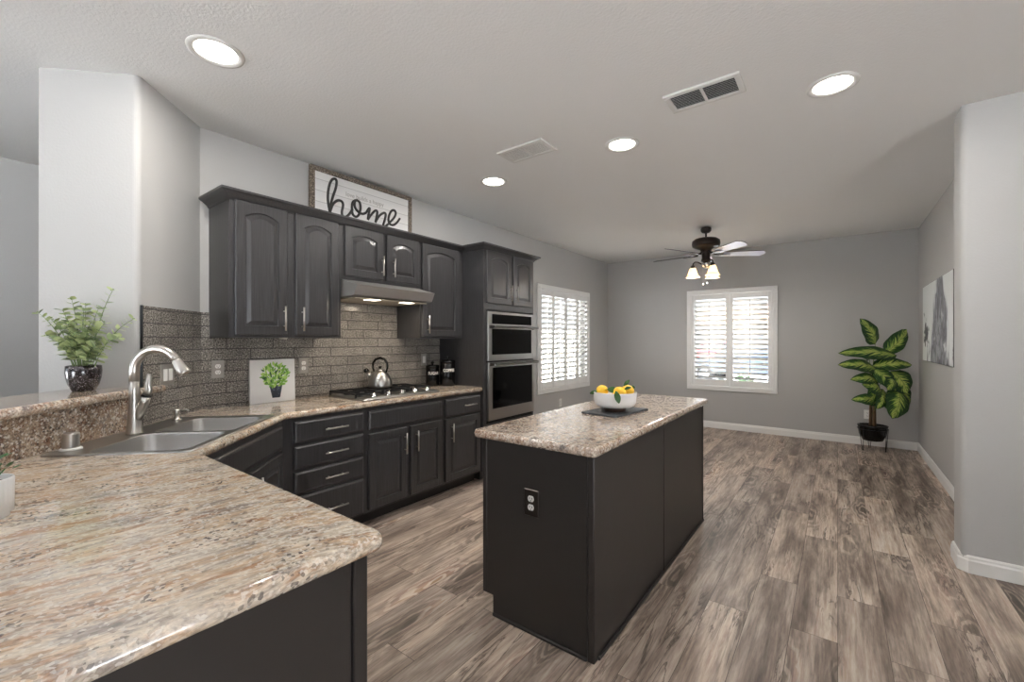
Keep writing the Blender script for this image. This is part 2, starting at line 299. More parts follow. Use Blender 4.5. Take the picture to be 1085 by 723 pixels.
# ---------------------------------------------------------------- mesh builder
class MB:
    def __init__(s): s.bm = bmesh.new(); s.slot = 0; s.smooth = False
    def f(s, vs):
        try:
            fc = s.bm.faces.new(vs); fc.material_index = s.slot; fc.smooth = s.smooth; return fc
        except ValueError: return None
    def v(s, p): return s.bm.verts.new(p)
    def box(s, x0, x1, y0, y1, z0, z1):
        p = [s.v((x, y, z)) for z in (z0, z1) for x, y in ((x0, y0), (x1, y0), (x1, y1), (x0, y1))]
        for q in ((3, 2, 1, 0), (4, 5, 6, 7), (0, 1, 5, 4), (1, 2, 6, 5), (2, 3, 7, 6), (3, 0, 4, 7)): s.f([p[i] for i in q])
        return s
    def bbox(s, x0, x1, y0, y1, z0, z1, b=.003):
        """box with chamfered edges"""
        t = bmesh.new(); vs = [t.verts.new((x, y, z)) for z in (z0, z1) for x, y in ((x0, y0), (x1, y0), (x1, y1), (x0, y1))]
        for q in ((3, 2, 1, 0), (4, 5, 6, 7), (0, 1, 5, 4), (1, 2, 6, 5), (2, 3, 7, 6), (3, 0, 4, 7)): t.faces.new([vs[i] for i in q])
        bmesh.ops.bevel(t, geom=t.edges[:], offset=b, segments=1, affect='EDGES')
        mp = {w: s.v(w.co) for w in t.verts}
        for fc in t.faces: s.f([mp[w] for w in fc.verts])
        t.free(); return s
    def loops(s, L, cap0=True, cap1=True, close=True):
        """bridge a list of equal-length point loops"""
        V = [[s.v(p) for p in l] for l in L]; n = len(V[0])
        for a, b in zip(V[:-1], V[1:]):
            for i in range(n if close else n - 1):
                j = (i + 1) % n; s.f([a[i], a[j], b[j], b[i]])
        if cap0: s.f(V[0][::-1])
        if cap1: s.f(V[-1])
        return V
    def lathe(s, prof, c=(0, 0, 0), seg=24, cap0=True, cap1=True, sx=1, sy=1):
        s.smooth = True
        L = [[(c[0] + r * sx * math.cos(2 * PI * k / seg), c[1] + r * sy * math.sin(2 * PI * k / seg), c[2] + z) for k in range(seg)] for r, z in prof]
        s.loops(L, cap0, cap1); s.smooth = False; return s
    def tube(s, pts, r, seg=8, flat=1.0, caps=True):
        s.smooth = True
        pts = [Vector(p) for p in pts]; n = len(pts); rr = r if isinstance(r, (list, tuple)) else [r] * n
        T = [(pts[min(i + 1, n - 1)] - pts[max(i - 1, 0)]).normalized() for i in range(n)]
        up = Vector((0, 0, 1)) if abs(T[0].z) < .9 else Vector((0, 1, 0))
        u = T[0].cross(up).normalized(); L = []
        for i in range(n):
            u = (u - T[i] * u.dot(T[i])).normalized(); w = T[i].cross(u)
            L.append([pts[i] + (u * math.cos(2 * PI * k / seg) + w * math.sin(2 * PI * k / seg) * flat) * rr[i] for k in range(seg)])
        s.loops(L, caps, caps); s.smooth = False; return s
    def prism(s, poly, z0, z1):
        s.loops([[(x, y, z0) for x, y in poly], [(x, y, z1) for x, y in poly]]); return s
    def sphere(s, c, rx, ry=None, rz=None, seg=14, rings=8, M=None):
        ry = ry or rx; rz = rz or rx; s.smooth = True; L = []
        for i in range(1, rings):
            a = PI * i / rings - PI / 2
            L.append([Vector((rx * math.cos(a) * math.cos(2 * PI * k / seg), ry * math.cos(a) * math.sin(2 * PI * k / seg), rz * math.sin(a))) for k in range(seg)])
        ends = [Vector((0, 0, -rz)), Vector((0, 0, rz))]
        tf = (lambda p: Vector(c) + (M @ p if M else p))
        V = s.loops([[tf(p) for p in l] for l in L], False, False)
        a, b = s.v(tf(ends[0])), s.v(tf(ends[1]))
        for i in range(seg):
            j = (i + 1) % seg; s.f([V[0][j], V[0][i], a]); s.f([V[-1][i], V[-1][j], b])
        s.smooth = False; return s
    def build(s, name, mats, parent=None, loc=None, rotz=0):
        bmesh.ops.recalc_face_normals(s.bm, faces=s.bm.faces[:])
        me = bpy.data.meshes.new(name); s.bm.to_mesh(me); s.bm.free()
        for m in (mats if isinstance(mats, (list, tuple)) else [mats]): me.materials.append(m)
        o = bpy.data.objects.new(name, me); COL.objects.link(o)
        if parent: o.parent = parent
        if loc: o.location = loc
        o.rotation_euler = (0, 0, rotz)
        return o
def tag(o, label, cat, group=None):
    o['label'] = label; o['category'] = cat
    if group: o['group'] = group
    return o
def thing(name, label, cat, loc=(0, 0, 0), rotz=0, group=None):
    o = bpy.data.objects.new(name, None); COL.objects.link(o); o.location = loc; o.rotation_euler = (0, 0, rotz); o.empty_display_size = .1
    return tag(o, label, cat, group)
def struct(o): o['kind'] = 'structure'; return o
def copy_tree(o, parent=None):
    c = o.copy(); COL.objects.link(c)
    if parent: c.parent = parent
    for ch in list(o.children): copy_tree(ch, c)
    return c

def offset_poly(poly, d):
    """inset a CCW polygon; d = distance per edge (edge i joins point i and i+1)"""
    n = len(poly); out = []
    for i in range(n):
        p0, p1, p2 = Vector(poly[i - 1]), Vector(poly[i]), Vector(poly[(i + 1) % n])
        e0, e1 = (p1 - p0).normalized(), (p2 - p1).normalized()
        n0, n1 = Vector((-e0.y, e0.x)), Vector((-e1.y, e1.x)); d0, d1 = d[i - 1], d[i]
        det = n0.x * n1.y - n0.y * n1.x
        if abs(det) < 1e-6: out.append(tuple(p1 + n1 * max(d0, d1))); continue
        a, c = d0 + n0.dot(p1), d1 + n1.dot(p1)
        out.append(((a * n1.y - c * n0.y) / det, (n0.x * c - n1.x * a) / det))
    return out
def round_corner(p0, p1, p2, r, k=5):
    p0, p1, p2 = Vector(p0), Vector(p1), Vector(p2); a, b = (p0 - p1).normalized(), (p2 - p1).normalized()
    th = a.angle(b); t = r / math.tan(th / 2); c = p1 + (a + b).normalized() * (r / math.sin(th / 2)); s, e = p1 + a * t, p1 + b * t
    va, vb = s - c, e - c; ang = va.angle_signed(vb) * -1
    return [tuple(c + Vector((va.x * math.cos(ang * i / k) - va.y * math.sin(ang * i / k), va.x * math.sin(ang * i / k) + va.y * math.cos(ang * i / k)))) for i in range(k + 1)]
def slab(poly, nose, z0, z1, hole=None, k=8):
    """stone slab with a rounded nose on the flagged edges and an optional rectangular cut-out"""
    mb = MB(); bm = mb.bm; h = (z1 - z0) / 2; zc = (z0 + z1) / 2; L = []
    for i in range(k + 1):
        a = -PI / 2 + PI * i / k; ins = h * .85 * (1 - math.cos(a))
        L.append([(x, y, zc + h * math.sin(a)) for x, y in offset_poly(poly, [ins if f else 0 for f in nose])])
    mb.smooth = True; V = mb.loops(L, False, False); mb.smooth = False
    bm.edges.ensure_lookup_table()
    for vs, z in ((V[0], z0), (V[-1], z1)):
        ed = [bm.edges.get((vs[i], vs[(i + 1) % len(vs)])) for i in range(len(vs))]
        if hole:
            hv = [bm.verts.new((x, y, z)) for x, y in hole]; ed += [bm.edges.new((hv[i], hv[(i + 1) % len(hv)])) for i in range(len(hv))]
            if z == z0: h0 = hv
            else:
                for i in range(len(hv)):
                    j = (i + 1) % len(hv); bm.faces.new((h0[i], h0[j], hv[j], hv[i]))
        bmesh.ops.triangle_fill(bm, use_beauty=True, edges=ed)
    return mb
def sweep(path, prof, segs=None, closed=False):
    """profile (out, z) carried along a 2-D path; out is to the right of travel"""
    mb = MB(); n = len(path); P = [Vector(p) for p in path]; rings = []
    for i in range(n):
        d0 = (P[i] - P[i - 1]).normalized() if i else (P[1] - P[0]).normalized()
        d1 = (P[i + 1] - P[i]).normalized() if i < n - 1 else d0
        r0, r1 = Vector((d0.y, -d0.x)), Vector((d1.y, -d1.x)); m = (r0 + r1).normalized(); m /= max(.3, m.dot(r0))
        rings.append([(P[i].x + m.x * o, P[i].y + m.y * o, z) for o, z in prof])
    a, b = segs or (0, n - 1)
    mb.loops(rings[a:b + 1]); return mb

# ---------------------------------------------------------------- room shell
CZ = 2.76
XL, YB, XR = -3.33, 7.30, .80
st = lambda mb, name, mat, **k: struct(mb.build(name, mat, **k))
st(MB().box(-5.4, 3.5, -4.2, 7.5, -.12, 0), 'floor', floor_m)
st(MB().box(-5.4, 3.5, -4.2, 7.5, CZ, CZ + .12), 'ceiling', ceil_m)
def holed(x0, x1, hx0, hx1, hz0, hz1, t=.15):
    """wall in its own frame: x along, y into the wall, a rectangular opening"""
    mb = MB(); mb.box(x0, hx0, 0, t, 0, CZ); mb.box(hx1, x1, 0, t, 0, CZ)
    if hz0 > 0: mb.box(hx0, hx1, 0, t, 0, hz0)
    mb.box(hx0, hx1, 0, t, hz1, CZ); return mb
# kitchen range wall (left): frame rotz 90 -> local x = world Y
st(holed(1.2, 7.3, 5.05, 6.495, .68, 2.10), 'wall_left', paint, loc=(XL, 0, 0), rotz=R(90))
st(holed(-3.5, .95, -1.89, -.75, .65, 2.10), 'wall_back', paint, loc=(0, YB, 0))
st(MB().box(XR, .95, 3.85, YB, 0, CZ), 'wall_right', paint)
# wing wall on the right with a bullnose corner
wing = [(3.35, 3.65), (3.35, 3.85), (.585, 3.85)] + [(.585 + .03 * (1 - math.cos(a)), 3.68 - .03 * math.sin(a)) for a in [R(15 * i) for i in range(7)]]
mb = MB(); mb.prism(wing[::-1], 0, CZ); st(mb, 'wall_right_wing', paint)
# angled corner wall with the stub end facing the bar
A, K, Bc = (-2.9325, .6325), (-3.33, 1.03), (-3.256, .309)
cp = round_corner(Bc, A, K, .028, 6)
corner = cp + [K, (-3.33, 1.2), (-3.55, 1.2), (-3.65, .70), Bc]
mb = MB(); mb.prism(corner, 0, CZ); st(mb, 'wall_corner', paint)
st(MB().box(-5.25, -3.48, 1.2, 1.35, 0, CZ), 'wall_family_back', paint)
st(holed(-4.2, 1.2, -3.3, -1.5, .5, 2.1), 'wall_family_left', paint, loc=(-5.09, 0, 0), rotz=R(90))
st(holed(-3.35, 5.25, .85, 2.35, .0, 2.30), 'wall_front', paint, loc=(0, -4.0, 0), rotz=R(180))
st(holed(-3.65, 4.0, .1, 1.7, .0, 2.30), 'wall_side', paint, loc=(3.2, 0, 0), rotz=R(-90))
# baseboards
bprof = [(0, 0), (.014, 0), (.014, .072), (.010, .082), (.010, .092), (.004, .102), (0, .102)]
bpath = [(XL, 4.01), (XL, YB), (XR, YB), (XR, 3.85), (.585, 3.85), (.585, 3.682), (.617, 3.65), (3.2, 3.65)]
for nme, sg in (('baseboard_left', (0, 1)), ('baseboard_back', (1, 2)), ('baseboard_right', (2, 3)), ('baseboard_right_wing', (3, 7))):
    st(sweep(bpath, bprof, sg), nme, white_trim)

# ---------------------------------------------------------------- windows and shutters
def window(n, loc, rotz, w, h, panels, lou, label):
    """local x along the wall, y into the wall, z up; loc = lower left of the casing on the wall face"""
    root = bpy.data.objects.new('window_%d' % n, None); COL.objects.link(root); root.location = loc; root.rotation_euler = (0, 0, rotz); struct(root)
    mb = MB(); f = .045
    for a in ((.07, w - .07, .095, .145, .065, .065 + f), (.07, w - .07, .095, .145, h - .065 - f, h - .065), (.07, .07 + f, .095, .145, .065, h - .065), (w - .07 - f, w - .07, .095, .145, .065, h - .065), (w / 2 - .025, w / 2 + .025, .10, .14, .07, h - .07)): mb.box(*a)
    mb.build('window_frame', white_trim, root)
    MB().box(.08, w - .08, .118, .122, .07, h - .07).build('pane', glass_clear, root)
    sh = thing('plantation_shutter', label, 'shutter', loc, rotz)
    # stepped casing
    mb = MB()
    def ring(x0, x1, z0, z1, wd, y0, y1):
        for a in ((x0, x1, y0, y1, z0, z0 + wd), (x0, x1, y0, y1, z1 - wd, z1), (x0, x0 + wd, y0, y1, z0 + wd, z1 - wd), (x1 - wd, x1, y0, y1, z0 + wd, z1 - wd)): mb.bbox(*a, b=.003)
    ring(0, w, 0, h, .052, -.022, -.0005); ring(.034, w - .034, .034, h - .034, .036, -.030, .03)
    mb.build('frame', shutter_m, sh)
    for (x0, x1), (l0, l1) in zip(panels, lou):
        z0, z1 = .074, h - .074; lz0, lz1 = .165, h - .155
        mb = MB()
        mb.bbox(x0, l0, -.022, .006, z0, z1); mb.bbox(l1, x1, -.022, .006, z0, z1); mb.bbox(l0, l1, -.022, .006, z0, lz0); mb.bbox(l0, l1, -.022, .006, lz1, z1)
        pn = mb.build('shutter_panel', shutter_m, sh)
        nl = 17; pitch = (lz1 - lz0) / nl; lv = MB(); lv.smooth = True
        for k in range(nl):
            zc = lz0 + pitch * (k + .5); ta = R(38); L = []
            for xx in (l0 + .002, l1 - .002):
                L.append([(xx, -.008 + math.cos(ta) * .036 * math.cos(q) - math.sin(ta) * .0055 * math.sin(q), zc - math.sin(ta) * .036 * math.cos(q) + math.cos(ta) * .0055 * math.sin(q)) for q in [2 * PI * i / 12 for i in range(12)]])
            lv.loops(L)
        lv.build('louvers', shutter_m, pn)
        MB().bbox((l0 + l1) / 2 - .006, (l0 + l1) / 2 + .006, -.058, -.046, lz0 + .02, lz1 - .02).build('tilt_rod', shutter_m, pn)
    return root
window(1, (XL, 4.991, .61), R(90), 1.564, 1.548, [(.07, .405), (.409, .772), (.776, 1.13), (1.134, 1.494)], [(.10, .378), (.443, .735), (.814, 1.09), (1.168, 1.462)], 'white plantation shutters on the left wall beside the oven tower')
window(2, (-1.948, YB, .59), 0, 1.253, 1.57, [(.072, .625), (.629, 1.181)], [(.116, .572), (.677, 1.134)], 'white plantation shutters on the grey back wall')

# ---------------------------------------------------------------- exterior beyond the glass
ext_ground = simple('pale_concrete', rgb(203, 204, 206), .9, bump=(4, .3, .02))
ext_wall = simple('pale_stucco', rgb(222, 214, 200), .9, bump=(30, .3, .01))
roof_m = simple('roof_tile', rgb(172, 140, 116), .9)
car_red = simple('car_red', rgb(205, 40, 52), .3, coat=.6); car_blue = simple('car_blue', rgb(48, 70, 96), .3, coat=.6)
tyre = simple('tyre', rgb(24, 24, 25), .8); car_glass = simple('car_glass', rgb(120, 140, 165), .1)
st(MB().box(-60, 60, -40, 80, -.35, -.16), 'ground', ext_ground)
damper_m = simple('bounce_damper', rgb(112, 98, 84), .95, bump=(25, .8, .03))  # dark ground strips, added to cut light bouncing up under the louvers
mb = MB(); mb.box(-5.9, 1.2, 7.5, 9.9, -.17, -.150); st(mb, 'bounce_damper_back', damper_m)
mb = MB(); mb.box(-5.9, -3.5, 1.4, 7.5, -.17, -.150); st(mb, 'bounce_damper_left', damper_m)
mb = MB(); mb.box(-9.3, -9.1, 1.5, 30, -.16, 1.7); mb.box(-9.35, -9.05, 1.5, 30, 1.7, 1.76)
tag(mb.build('garden_wall', ext_wall), 'pale block wall outside the left window', 'wall')
h = thing('house', 'pale stucco house across the street seen through the back shutters', 'house', (-10, 46, -.16))
MB().box(-9, 9, 0, 8, 0, 3.1).build('wall', ext_wall, h)
mb = MB(); mb.loops([[(-9.6, -.6, 3.1), (9.6, -.6, 3.1), (9.6, 8.6, 3.1), (-9.6, 8.6, 3.1)], [(-6, 3.9, 5.2), (6, 3.9, 5.2), (6, 4.1, 5.2), (-6, 4.1, 5.2)]]); mb.build('roof', roof_m, h)
MB().box(-6, -1, -.05, .02, 0, 2.2).build('garage_door', white_trim, h)
mb = MB(); mb.box(2.5, 4.5, -.04, .02, 1.0, 2.2); mb.build('pane', car_glass, h)
def car(loc, rotz, paint_c, label):
    r = thing('car', label, 'car', loc, rotz)
    prof = [(-2.2, .35), (2.2, .35), (2.25, .75), (1.9, .86), (1.15, .92), (-1.9, .95), (-2.25, .85)]
    mb = MB(); mb.loops([[(x, y, z) for x, z in prof] for y in (-.86, .86)]); mb.build('body', paint_c, r)
    cab = [(1.15, .92), (.45, 1.42), (-1.0, 1.45), (-1.75, .95)]
    mb = MB(); mb.loops([[(x, y * .95, z) for x, z in cab] for y in (-.8, .8)]); mb.build('cabin', paint_c, r)
    for y in (-.775, .765):
        mb = MB(); mb.loops([[(x, y + dy, z) for x, z in ((.95, .98), (.4, 1.36), (-.95, 1.38), (-1.5, 1.0))] for dy in (0, .01)]); mb.build('side_window', car_glass, r)
    mb = MB(); mb.loops([[(1.10 + d, -.66, .96), (1.10 + d, .66, .96), (.5 + d, .62, 1.38), (.5 + d, -.62, 1.38)] for d in (0, .012)]); mb.build('windscreen', car_glass, r)
    for x in (-1.4, 1.4):
        for y in (-.78, .78):
            mb = MB(); mb.tube([(x, y - .1, .32), (x, y + .1, .32)], .32, 18); w = mb.build('wheel', tyre, r)
            mb = MB(); mb.tube([(x, y - .105, .32), (x, y + .105, .32)], .18, 14); mb.build('hubcap', chrome, w)
car((-7.3, 35.5, -.16), R(-100), car_red, 'red car parked far outside the back window')
car((-2.4, 17.5, -.16), R(170), car_blue, 'dark blue car parked outside the back window')
def shrub(loc, r, hgt, label, n=240):
    t = thing('shrub', label, 'shrub', loc); rd = random.Random(int(abs(loc[0]) * 100)); mb = MB()
    for i in range(n):
        a, e = rd.uniform(0, 2 * PI), rd.uniform(-.3, 1.4); q = rd.uniform(.6, 1)
        c = Vector((math.cos(a) * math.cos(e) * r * q, math.sin(a) * math.cos(e) * r * q, hgt * .42 + math.sin(e) * hgt * .5 * q))
        d = Vector((rd.uniform(-1, 1), rd.uniform(-1, 1), rd.uniform(-.3, 1))).normalized() * .09; s_ = d.cross(Vector((0, 0, 1))).normalized() * .035
        mb.f([mb.v(c - d), mb.v(c + s_), mb.v(c + d), mb.v(c - s_)])
    mb.build('foliage', leaf_dark, t)
    mb = MB()
    for i in range(5):
        a = i * 1.26; mb.tube([(0, 0, 0), (math.cos(a) * r * .4, math.sin(a) * r * .4, hgt * .6)], .015, 6)
    mb.build('stem', stem_brown, t)
shrub((-1.45, 9.2, -.15), .36, .95, 'dark green shrub just outside the back window, right half')
shrub((-.45, 9.3, -.15), .42, 1.05, 'taller dark shrub outside the back window at its right edge')
shrub((-6.6, 7.9, -.16), .5, 1.3, 'leafy shrub outside the left window')

# ---------------------------------------------------------------- cabinets (frame: x along, y into the wall, z up; face at y = 0)
def door_panel(w, hgt, rise, t=.02, s=.056, M=11):
    """raised panel door with an arched (rise > 0) or square panel"""
    mb = MB()
    def rect(i, y): # outer loop with the same number of points as the arch
        top = [(w - i - (w - 2 * i) * k / (M - 1), hgt - i) for k in range(M)]
        return [(x, y, z) for x, z in [(i, i), (w - i, i)] + top]
    def arch(i, y, extra=0):
        x0, x1 = i, w - i; zs = hgt - i - rise
        top = [(x1 - (x1 - x0) * k / (M - 1), zs + rise * (1 - (2 * k / (M - 1) - 1) ** 2)) for k in range(M)]
        return [(x, y, z) for x, z in [(x0, i), (x1, i)] + top]
    mb.loops([rect(0, 0), rect(0, -t + .005), rect(.005, -t), arch(s, -t), arch(s + .004, -t + .009), arch(s + .012, -t + .009), arch(s + .034, -t + .001), arch(s + .036, -t + .0005)])
    return mb
def plain_front(w, hgt, t=.02):
    mb = MB(); q = lambda i, y: [(i, y, i), (w - i, y, i), (w - i, y, hgt - i), (i, y, hgt - i)]
    mb.loops([q(0, 0), q(0, -t + .009), q(.004, -t + .005), q(.014, -t)]); return mb
def handle_mb(x, z, length, vertical, y=-.02):
    mb = MB(); a = length / 2; e = length * .3
    d = (0, 0, 1) if vertical else (1, 0, 0)
    P = lambda k, yy: (x + d[0] * k, yy, z + d[2] * k)
    mb.tube([P(-a, y - .03), P(a, y - .03)], .006, 10)
    for k in (-e, e): mb.tube([P(k, y + .001), P(k, y - .03)], .0045, 8)
    return mb
def shift(mb, dx, dy, dz):
    for v in mb.bm.verts: v.co += Vector((dx, dy, dz))
    return mb
def add_front(root, kind, x0, x1, z0, z1, rise=0, handle=None):
    w, hh = x1 - x0, z1 - z0
    mb = door_panel(w, hh, rise) if kind == 'door' else plain_front(w, hh)
    o = shift(mb, x0, -.0005, z0).build({'door': 'door', 'drawer': 'drawer', 'false': 'false_front'}[kind], cab_m, root)
    if handle:
        hx, hz, ln, ver = handle; handle_mb(hx, hz, ln, ver).build('handle', nickel, o)
    return o
def carcass(mb, x0, x1, d, z0, z1, toe=0):
    mb.box(x0, x1, 0, d, z0, z1)
    if toe: mb.box(x0, x1, .083, d, 0, z0)
    return mb
ro = R(90)
FX = -2.757      # base cabinet face
# drawer base
t = thing('base_cabinet', 'charcoal four-drawer base cabinet between the corner sink and the cooktop', 'cabinet', (FX, 1.285, 0), ro)
carcass(MB(), 0, .592, .545, .10, .870).build('body', cab_m, t); MB().box(0, .592, .083, .545, 0, .10).build('toe_kick', panel_groove, t)
for z0, z1 in ((.711, .847), (.547, .690), (.385, .524), (.117, .365)):
    add_front(t, 'drawer', .072, .570, z0, z1, handle=(.345, (z0 + z1) / 2 - .004, .165, False))
# cooktop base
t = thing('base_cabinet', 'charcoal base cabinet with two doors below the cooktop', 'cabinet', (FX, 1.877, 0), ro)
carcass(MB(), 0, .778, .545, .10, .870).build('body', cab_m, t); MB().box(0, .778, .083, .545, 0, .10).build('toe_kick', panel_groove, t)
add_front(t, 'false', .022, .756, .708, .843)
add_front(t, 'door', .022, .370, .122, .677, handle=(.345, .553, .165, True)); add_front(t, 'door', .408, .756, .122, .677, handle=(.462, .553, .165, True))
# drawer and door base
t = thing('base_cabinet', 'charcoal base cabinet with one drawer over one door beside the oven tower', 'cabinet', (FX, 2.655, 0), ro)
carcass(MB(), 0, .499, .545, .10, .870).build('body', cab_m, t); MB().box(0, .499, .083, .545, 0, .10).build('toe_kick', panel_groove, t)
add_front(t, 'drawer', .020, .480, .690, .845, handle=(.315, .770, .165, False)); add_front(t, 'door', .020, .480, .122, .670, handle=(.085, .548, .165, True))
# corner sink base: diagonal face
L_ = math.hypot(.672, .672)
t = thing('sink_cabinet', 'diagonal charcoal base cabinet below the corner sink', 'cabinet', (-2.085, .613, 0), R(135))
mb = MB(); mb.prism([(.004, 0), (L_ - .004, 0), (L_ + .30, .31), (L_ + .30, .42), (-.2, .42), (-.2, .21)], .10, .60); mb.prism([(.004, 0), (L_ - .004, 0), (L_ - .004, .02), (.004, .02)], .60, .870); mb.build('body', cab_m, t)
MB().box(.05, L_ - .05, .083, .12, 0, .10).build('toe_kick', panel_groove, t)
add_front(t, 'false', .03, L_ - .03, .705, .840)
add_front(t, 'door', .03, L_ / 2 - .02, .122, .677, handle=(L_ / 2 - .075, .553, .165, True)); add_front(t, 'door', L_ / 2 + .02, L_ - .03, .122, .677, handle=(L_ / 2 + .075, .553, .165, True))
# peninsula base, end panel to the right
t = thing('peninsula_cabinet', 'charcoal peninsula base below the large granite worktop', 'cabinet', (-.870, .600, 0))
MB().bbox(-.92, -.012, -1.10, -.012, .10, .870).build('body', cab_m, t)
MB().box(-.92, -.03, -1.05, -.09, 0, .10).build('toe_kick', panel_groove, t)
MB().bbox(-.012, -.004, -1.10, -.040, .002, .870, b=.002).build('end_panel', panel_m, t)
MB().bbox(-.014, 0, -.036, 0, .002, .870, b=.003).build('corner_trim', panel_m, t)
mb = MB()
for k in range(2): shift(door_panel(.42, .555, 0), 0, 0, 0)
# upper cabinets
UX = -3.0
t = thing('wall_cabinet', 'charcoal wall cabinet with two tall arched doors, left of the range hood', 'cabinet', (UX, 1.080, 0), ro)
mb = MB(); mb.box(0, .750, 0, .328, 1.385, 2.285); mb.build('body', cab_m, t)
for a in ((.028, .347, .347 - .026), (.405, .722, .405 + .040)):
    add_front(t, 'door', a[0], a[1], 1.402, 2.243, rise=.034, handle=(a[2], 1.512, .165, True))
MB().lathe([(.02, 0), (.024, .006), (.03, .012)], (.39, .13, 1.373), 16).build('puck_light', nickel, t)
t = thing('wall_cabinet', 'short charcoal wall cabinet with two arched doors above the range hood', 'cabinet', (UX, 1.830, 0), ro)
mb = MB(); mb.box(0, .775, 0, .328, 1.832, 2.285); mb.build('body', cab_m, t)
for a in ((.030, .372, .372 - .018), (.408, .752, .408 + .058)):
    add_front(t, 'door', a[0], a[1], 1.860, 2.243, rise=.030, handle=(a[2], 1.972, .160, True))
t = thing('wall_cabinet', 'charcoal wall cabinet with one tall arched door, between hood and oven tower', 'cabinet', (UX, 2.605, 0), ro)
mb = MB(); mb.box(0, .549, 0, .328, 1.385, 2.285); mb.build('body', cab_m, t)
add_front(t, 'door', .018, .486, 1.402, 2.243, rise=.034, handle=(.073, 1.512, .165, True))
cprof = [(0, 2.238), (.006, 2.240), (.010, 2.250), (.018, 2.258), (.040, 2.276), (.052, 2.282), (.060, 2.285), (.060, 2.298), (0, 2.298)]
tag(sweep([(-3.326, 1.079), (-2.999, 1.079), (-2.999, 3.150)], cprof).build('crown_molding', cab_m), 'dark crown moulding along the top of the wall cabinets left of the oven tower', 'moulding')
# oven tower
t = thing('oven_cabinet', 'tall charcoal oven tower cabinet with two arched doors at its top', 'cabinet', (-2.72, 3.155, 0), ro)
mb = MB(); mb.box(0, .85, 0, .606, 1.668, 2.285); mb.box(0, .85, 0, .606, .10, .545); mb.box(0, .044, 0, .606, .545, 1.668); mb.box(.820, .85, 0, .606, .545, 1.668); mb.box(.044, .820, .56, .606, .545, 1.668); mb.box(.04, .83, .08, .606, 0, .10); mb.build('body', cab_m, t)
for a in ((.036, .420, .420 - .022), (.462, .816, .462 + .036)):
    add_front(t, 'door', a[0], a[1], 1.728, 2.243, rise=.034, handle=(a[2], 1.85, .16, True))
add_front(t, 'drawer', .036, .816, .14, .50, handle=(.426, .36, .165, False))
mbp = door_panel(.40, 1.2, .0); mbp.bm.free()
tp = sweep([(-2.932, 3.154), (-2.719, 3.154), (-2.719, 4.006), (-3.326, 4.006)], cprof)
for v in tp.bm.verts: # into the tower's own frame
    x, y, z = v.co; v.co = (y - 3.155, -(x + 2.72), z)
tp.build('crown', cab_m, t)

# wall oven and microwave
t = thing('wall_oven', 'stainless double wall oven built into the charcoal tower', 'oven', (-2.72, 3.155, .545), ro)
MB().box(.048, .816, .0, .54, .004, 1.118).build('housing', dark_void, t)
MB().bbox(.044, .826, -.020, -.001, .618, 1.105).build('upper_frame', stainless, t)
MB().bbox(.105, .780, -.0235, -.0195, .985, 1.080, b=.001).build('control_panel', oven_glass, t)
MB().bbox(.105, .780, -.0235, -.0195, .680, .935, b=.001).build('upper_window', oven_glass, t)
MB().bbox(.044, .826, -.026, -.001, .038, .606).build('lower_door', stainless, t)
MB().bbox(.108, .785, -.0295, -.0255, .150, .555, b=.001).build('lower_window', oven_glass, t)
handle_steel = simple('handle_steel', rgb(138, 136, 134), .24, 1)
def oven_handle(zc, nmz):
    mb = MB(); w0, w1 = .062, .820
    mb.bbox(w0, w1, -.096, -.068, zc - .013, zc + .013, b=.005)
    for x0, x1, xe in ((w0, w0 + .03, 1), (w1 - .03, w1, -1)):
        mb.loops([[(x0, -.020, zc - .02), (x1, -.020, zc - .02), (x1, -.020, zc + .014), (x0, -.020, zc + .014)], [(x0, -.072, zc - .011), (x1, -.072, zc - .011), (x1, -.072, zc + .011), (x0, -.072, zc + .011)]])
    mb.build('handle', handle_steel, t)
oven_handle(.955, 0); oven_handle(.588, 0)
mb = MB(); mb.box(.05, .815, -.004, -.001, .006, .036); mb.build('vent_gap', dark_void, t)

# range hood
t = thing('range_hood', 'stainless range hood below the short wall cabinet over the cooktop', 'hood', (UX, 1.838, 0), ro)
prof = [(.316, 1.83), (.0, 1.83), (-.045, 1.815), (-.200, 1.775), (-.165, 1.704), (-.150, 1.700), (.316, 1.690)]
mb = MB(); mb.loops([[(x, y, z) for y, z in prof] for x in (0, .762)]); mb.build('canopy', hood_steel, t)
MB().box(.03, .732, -.13, .29, 1.683, 1.691).build('filter', simple('hood_filter', rgb(188, 178, 162), .4, .6), t)
for x in (.16, .50): MB().box(x, x + .10, -.125, -.045, 1.680, 1.6835).build('lamp_lens', kitchen_light_m, t)
for x in (.21, .55):
    l = bpy.data.lights.new('hood_light', 'AREA'); l.size = .09; l.energy = 1.6; l.color = (1, .84, .64); lo = bpy.data.objects.new('hood_light', l); COL.objects.link(lo); lo.parent = t; lo.location = (x, -.085, 1.672)

# ---------------------------------------------------------------- backsplash tile
o = tag(MB().box(.0, 2.118, .0, .0105, .916, 1.55).build('tile_backsplash', tile_m, loc=(XL + .012, 1.035, 0), rotz=ro), 'grey-brown brick tile backsplash along the range wall', 'backsplash')
mb = MB(); mb.box(0, .768, 0, .0105, 1.5505, 1.83)
tag(mb.build('tile_backsplash', tile_m, loc=(XL + .012, 1.8325, 0), rotz=ro), 'strip of brick tile directly under the range hood', 'backsplash')
dl = .552
mb = MB(); mb.box(.0, dl, 0, .0105, .916, 1.55)
q = Vector((-2.9325 + .0085, .6325 + .0085)) + Vector((-.012, .012))
tag(mb.build('tile_backsplash', tile_m, loc=(q.x, q.y, 0), rotz=R(135)), 'brick tile backsplash on the angled wall behind the faucet', 'backsplash')
o = MB().box(-.006, 0, -.001, .0105, .916, 1.552).build('trim_1', iron, loc=(q.x, q.y, 0), rotz=R(135)); struct(o)

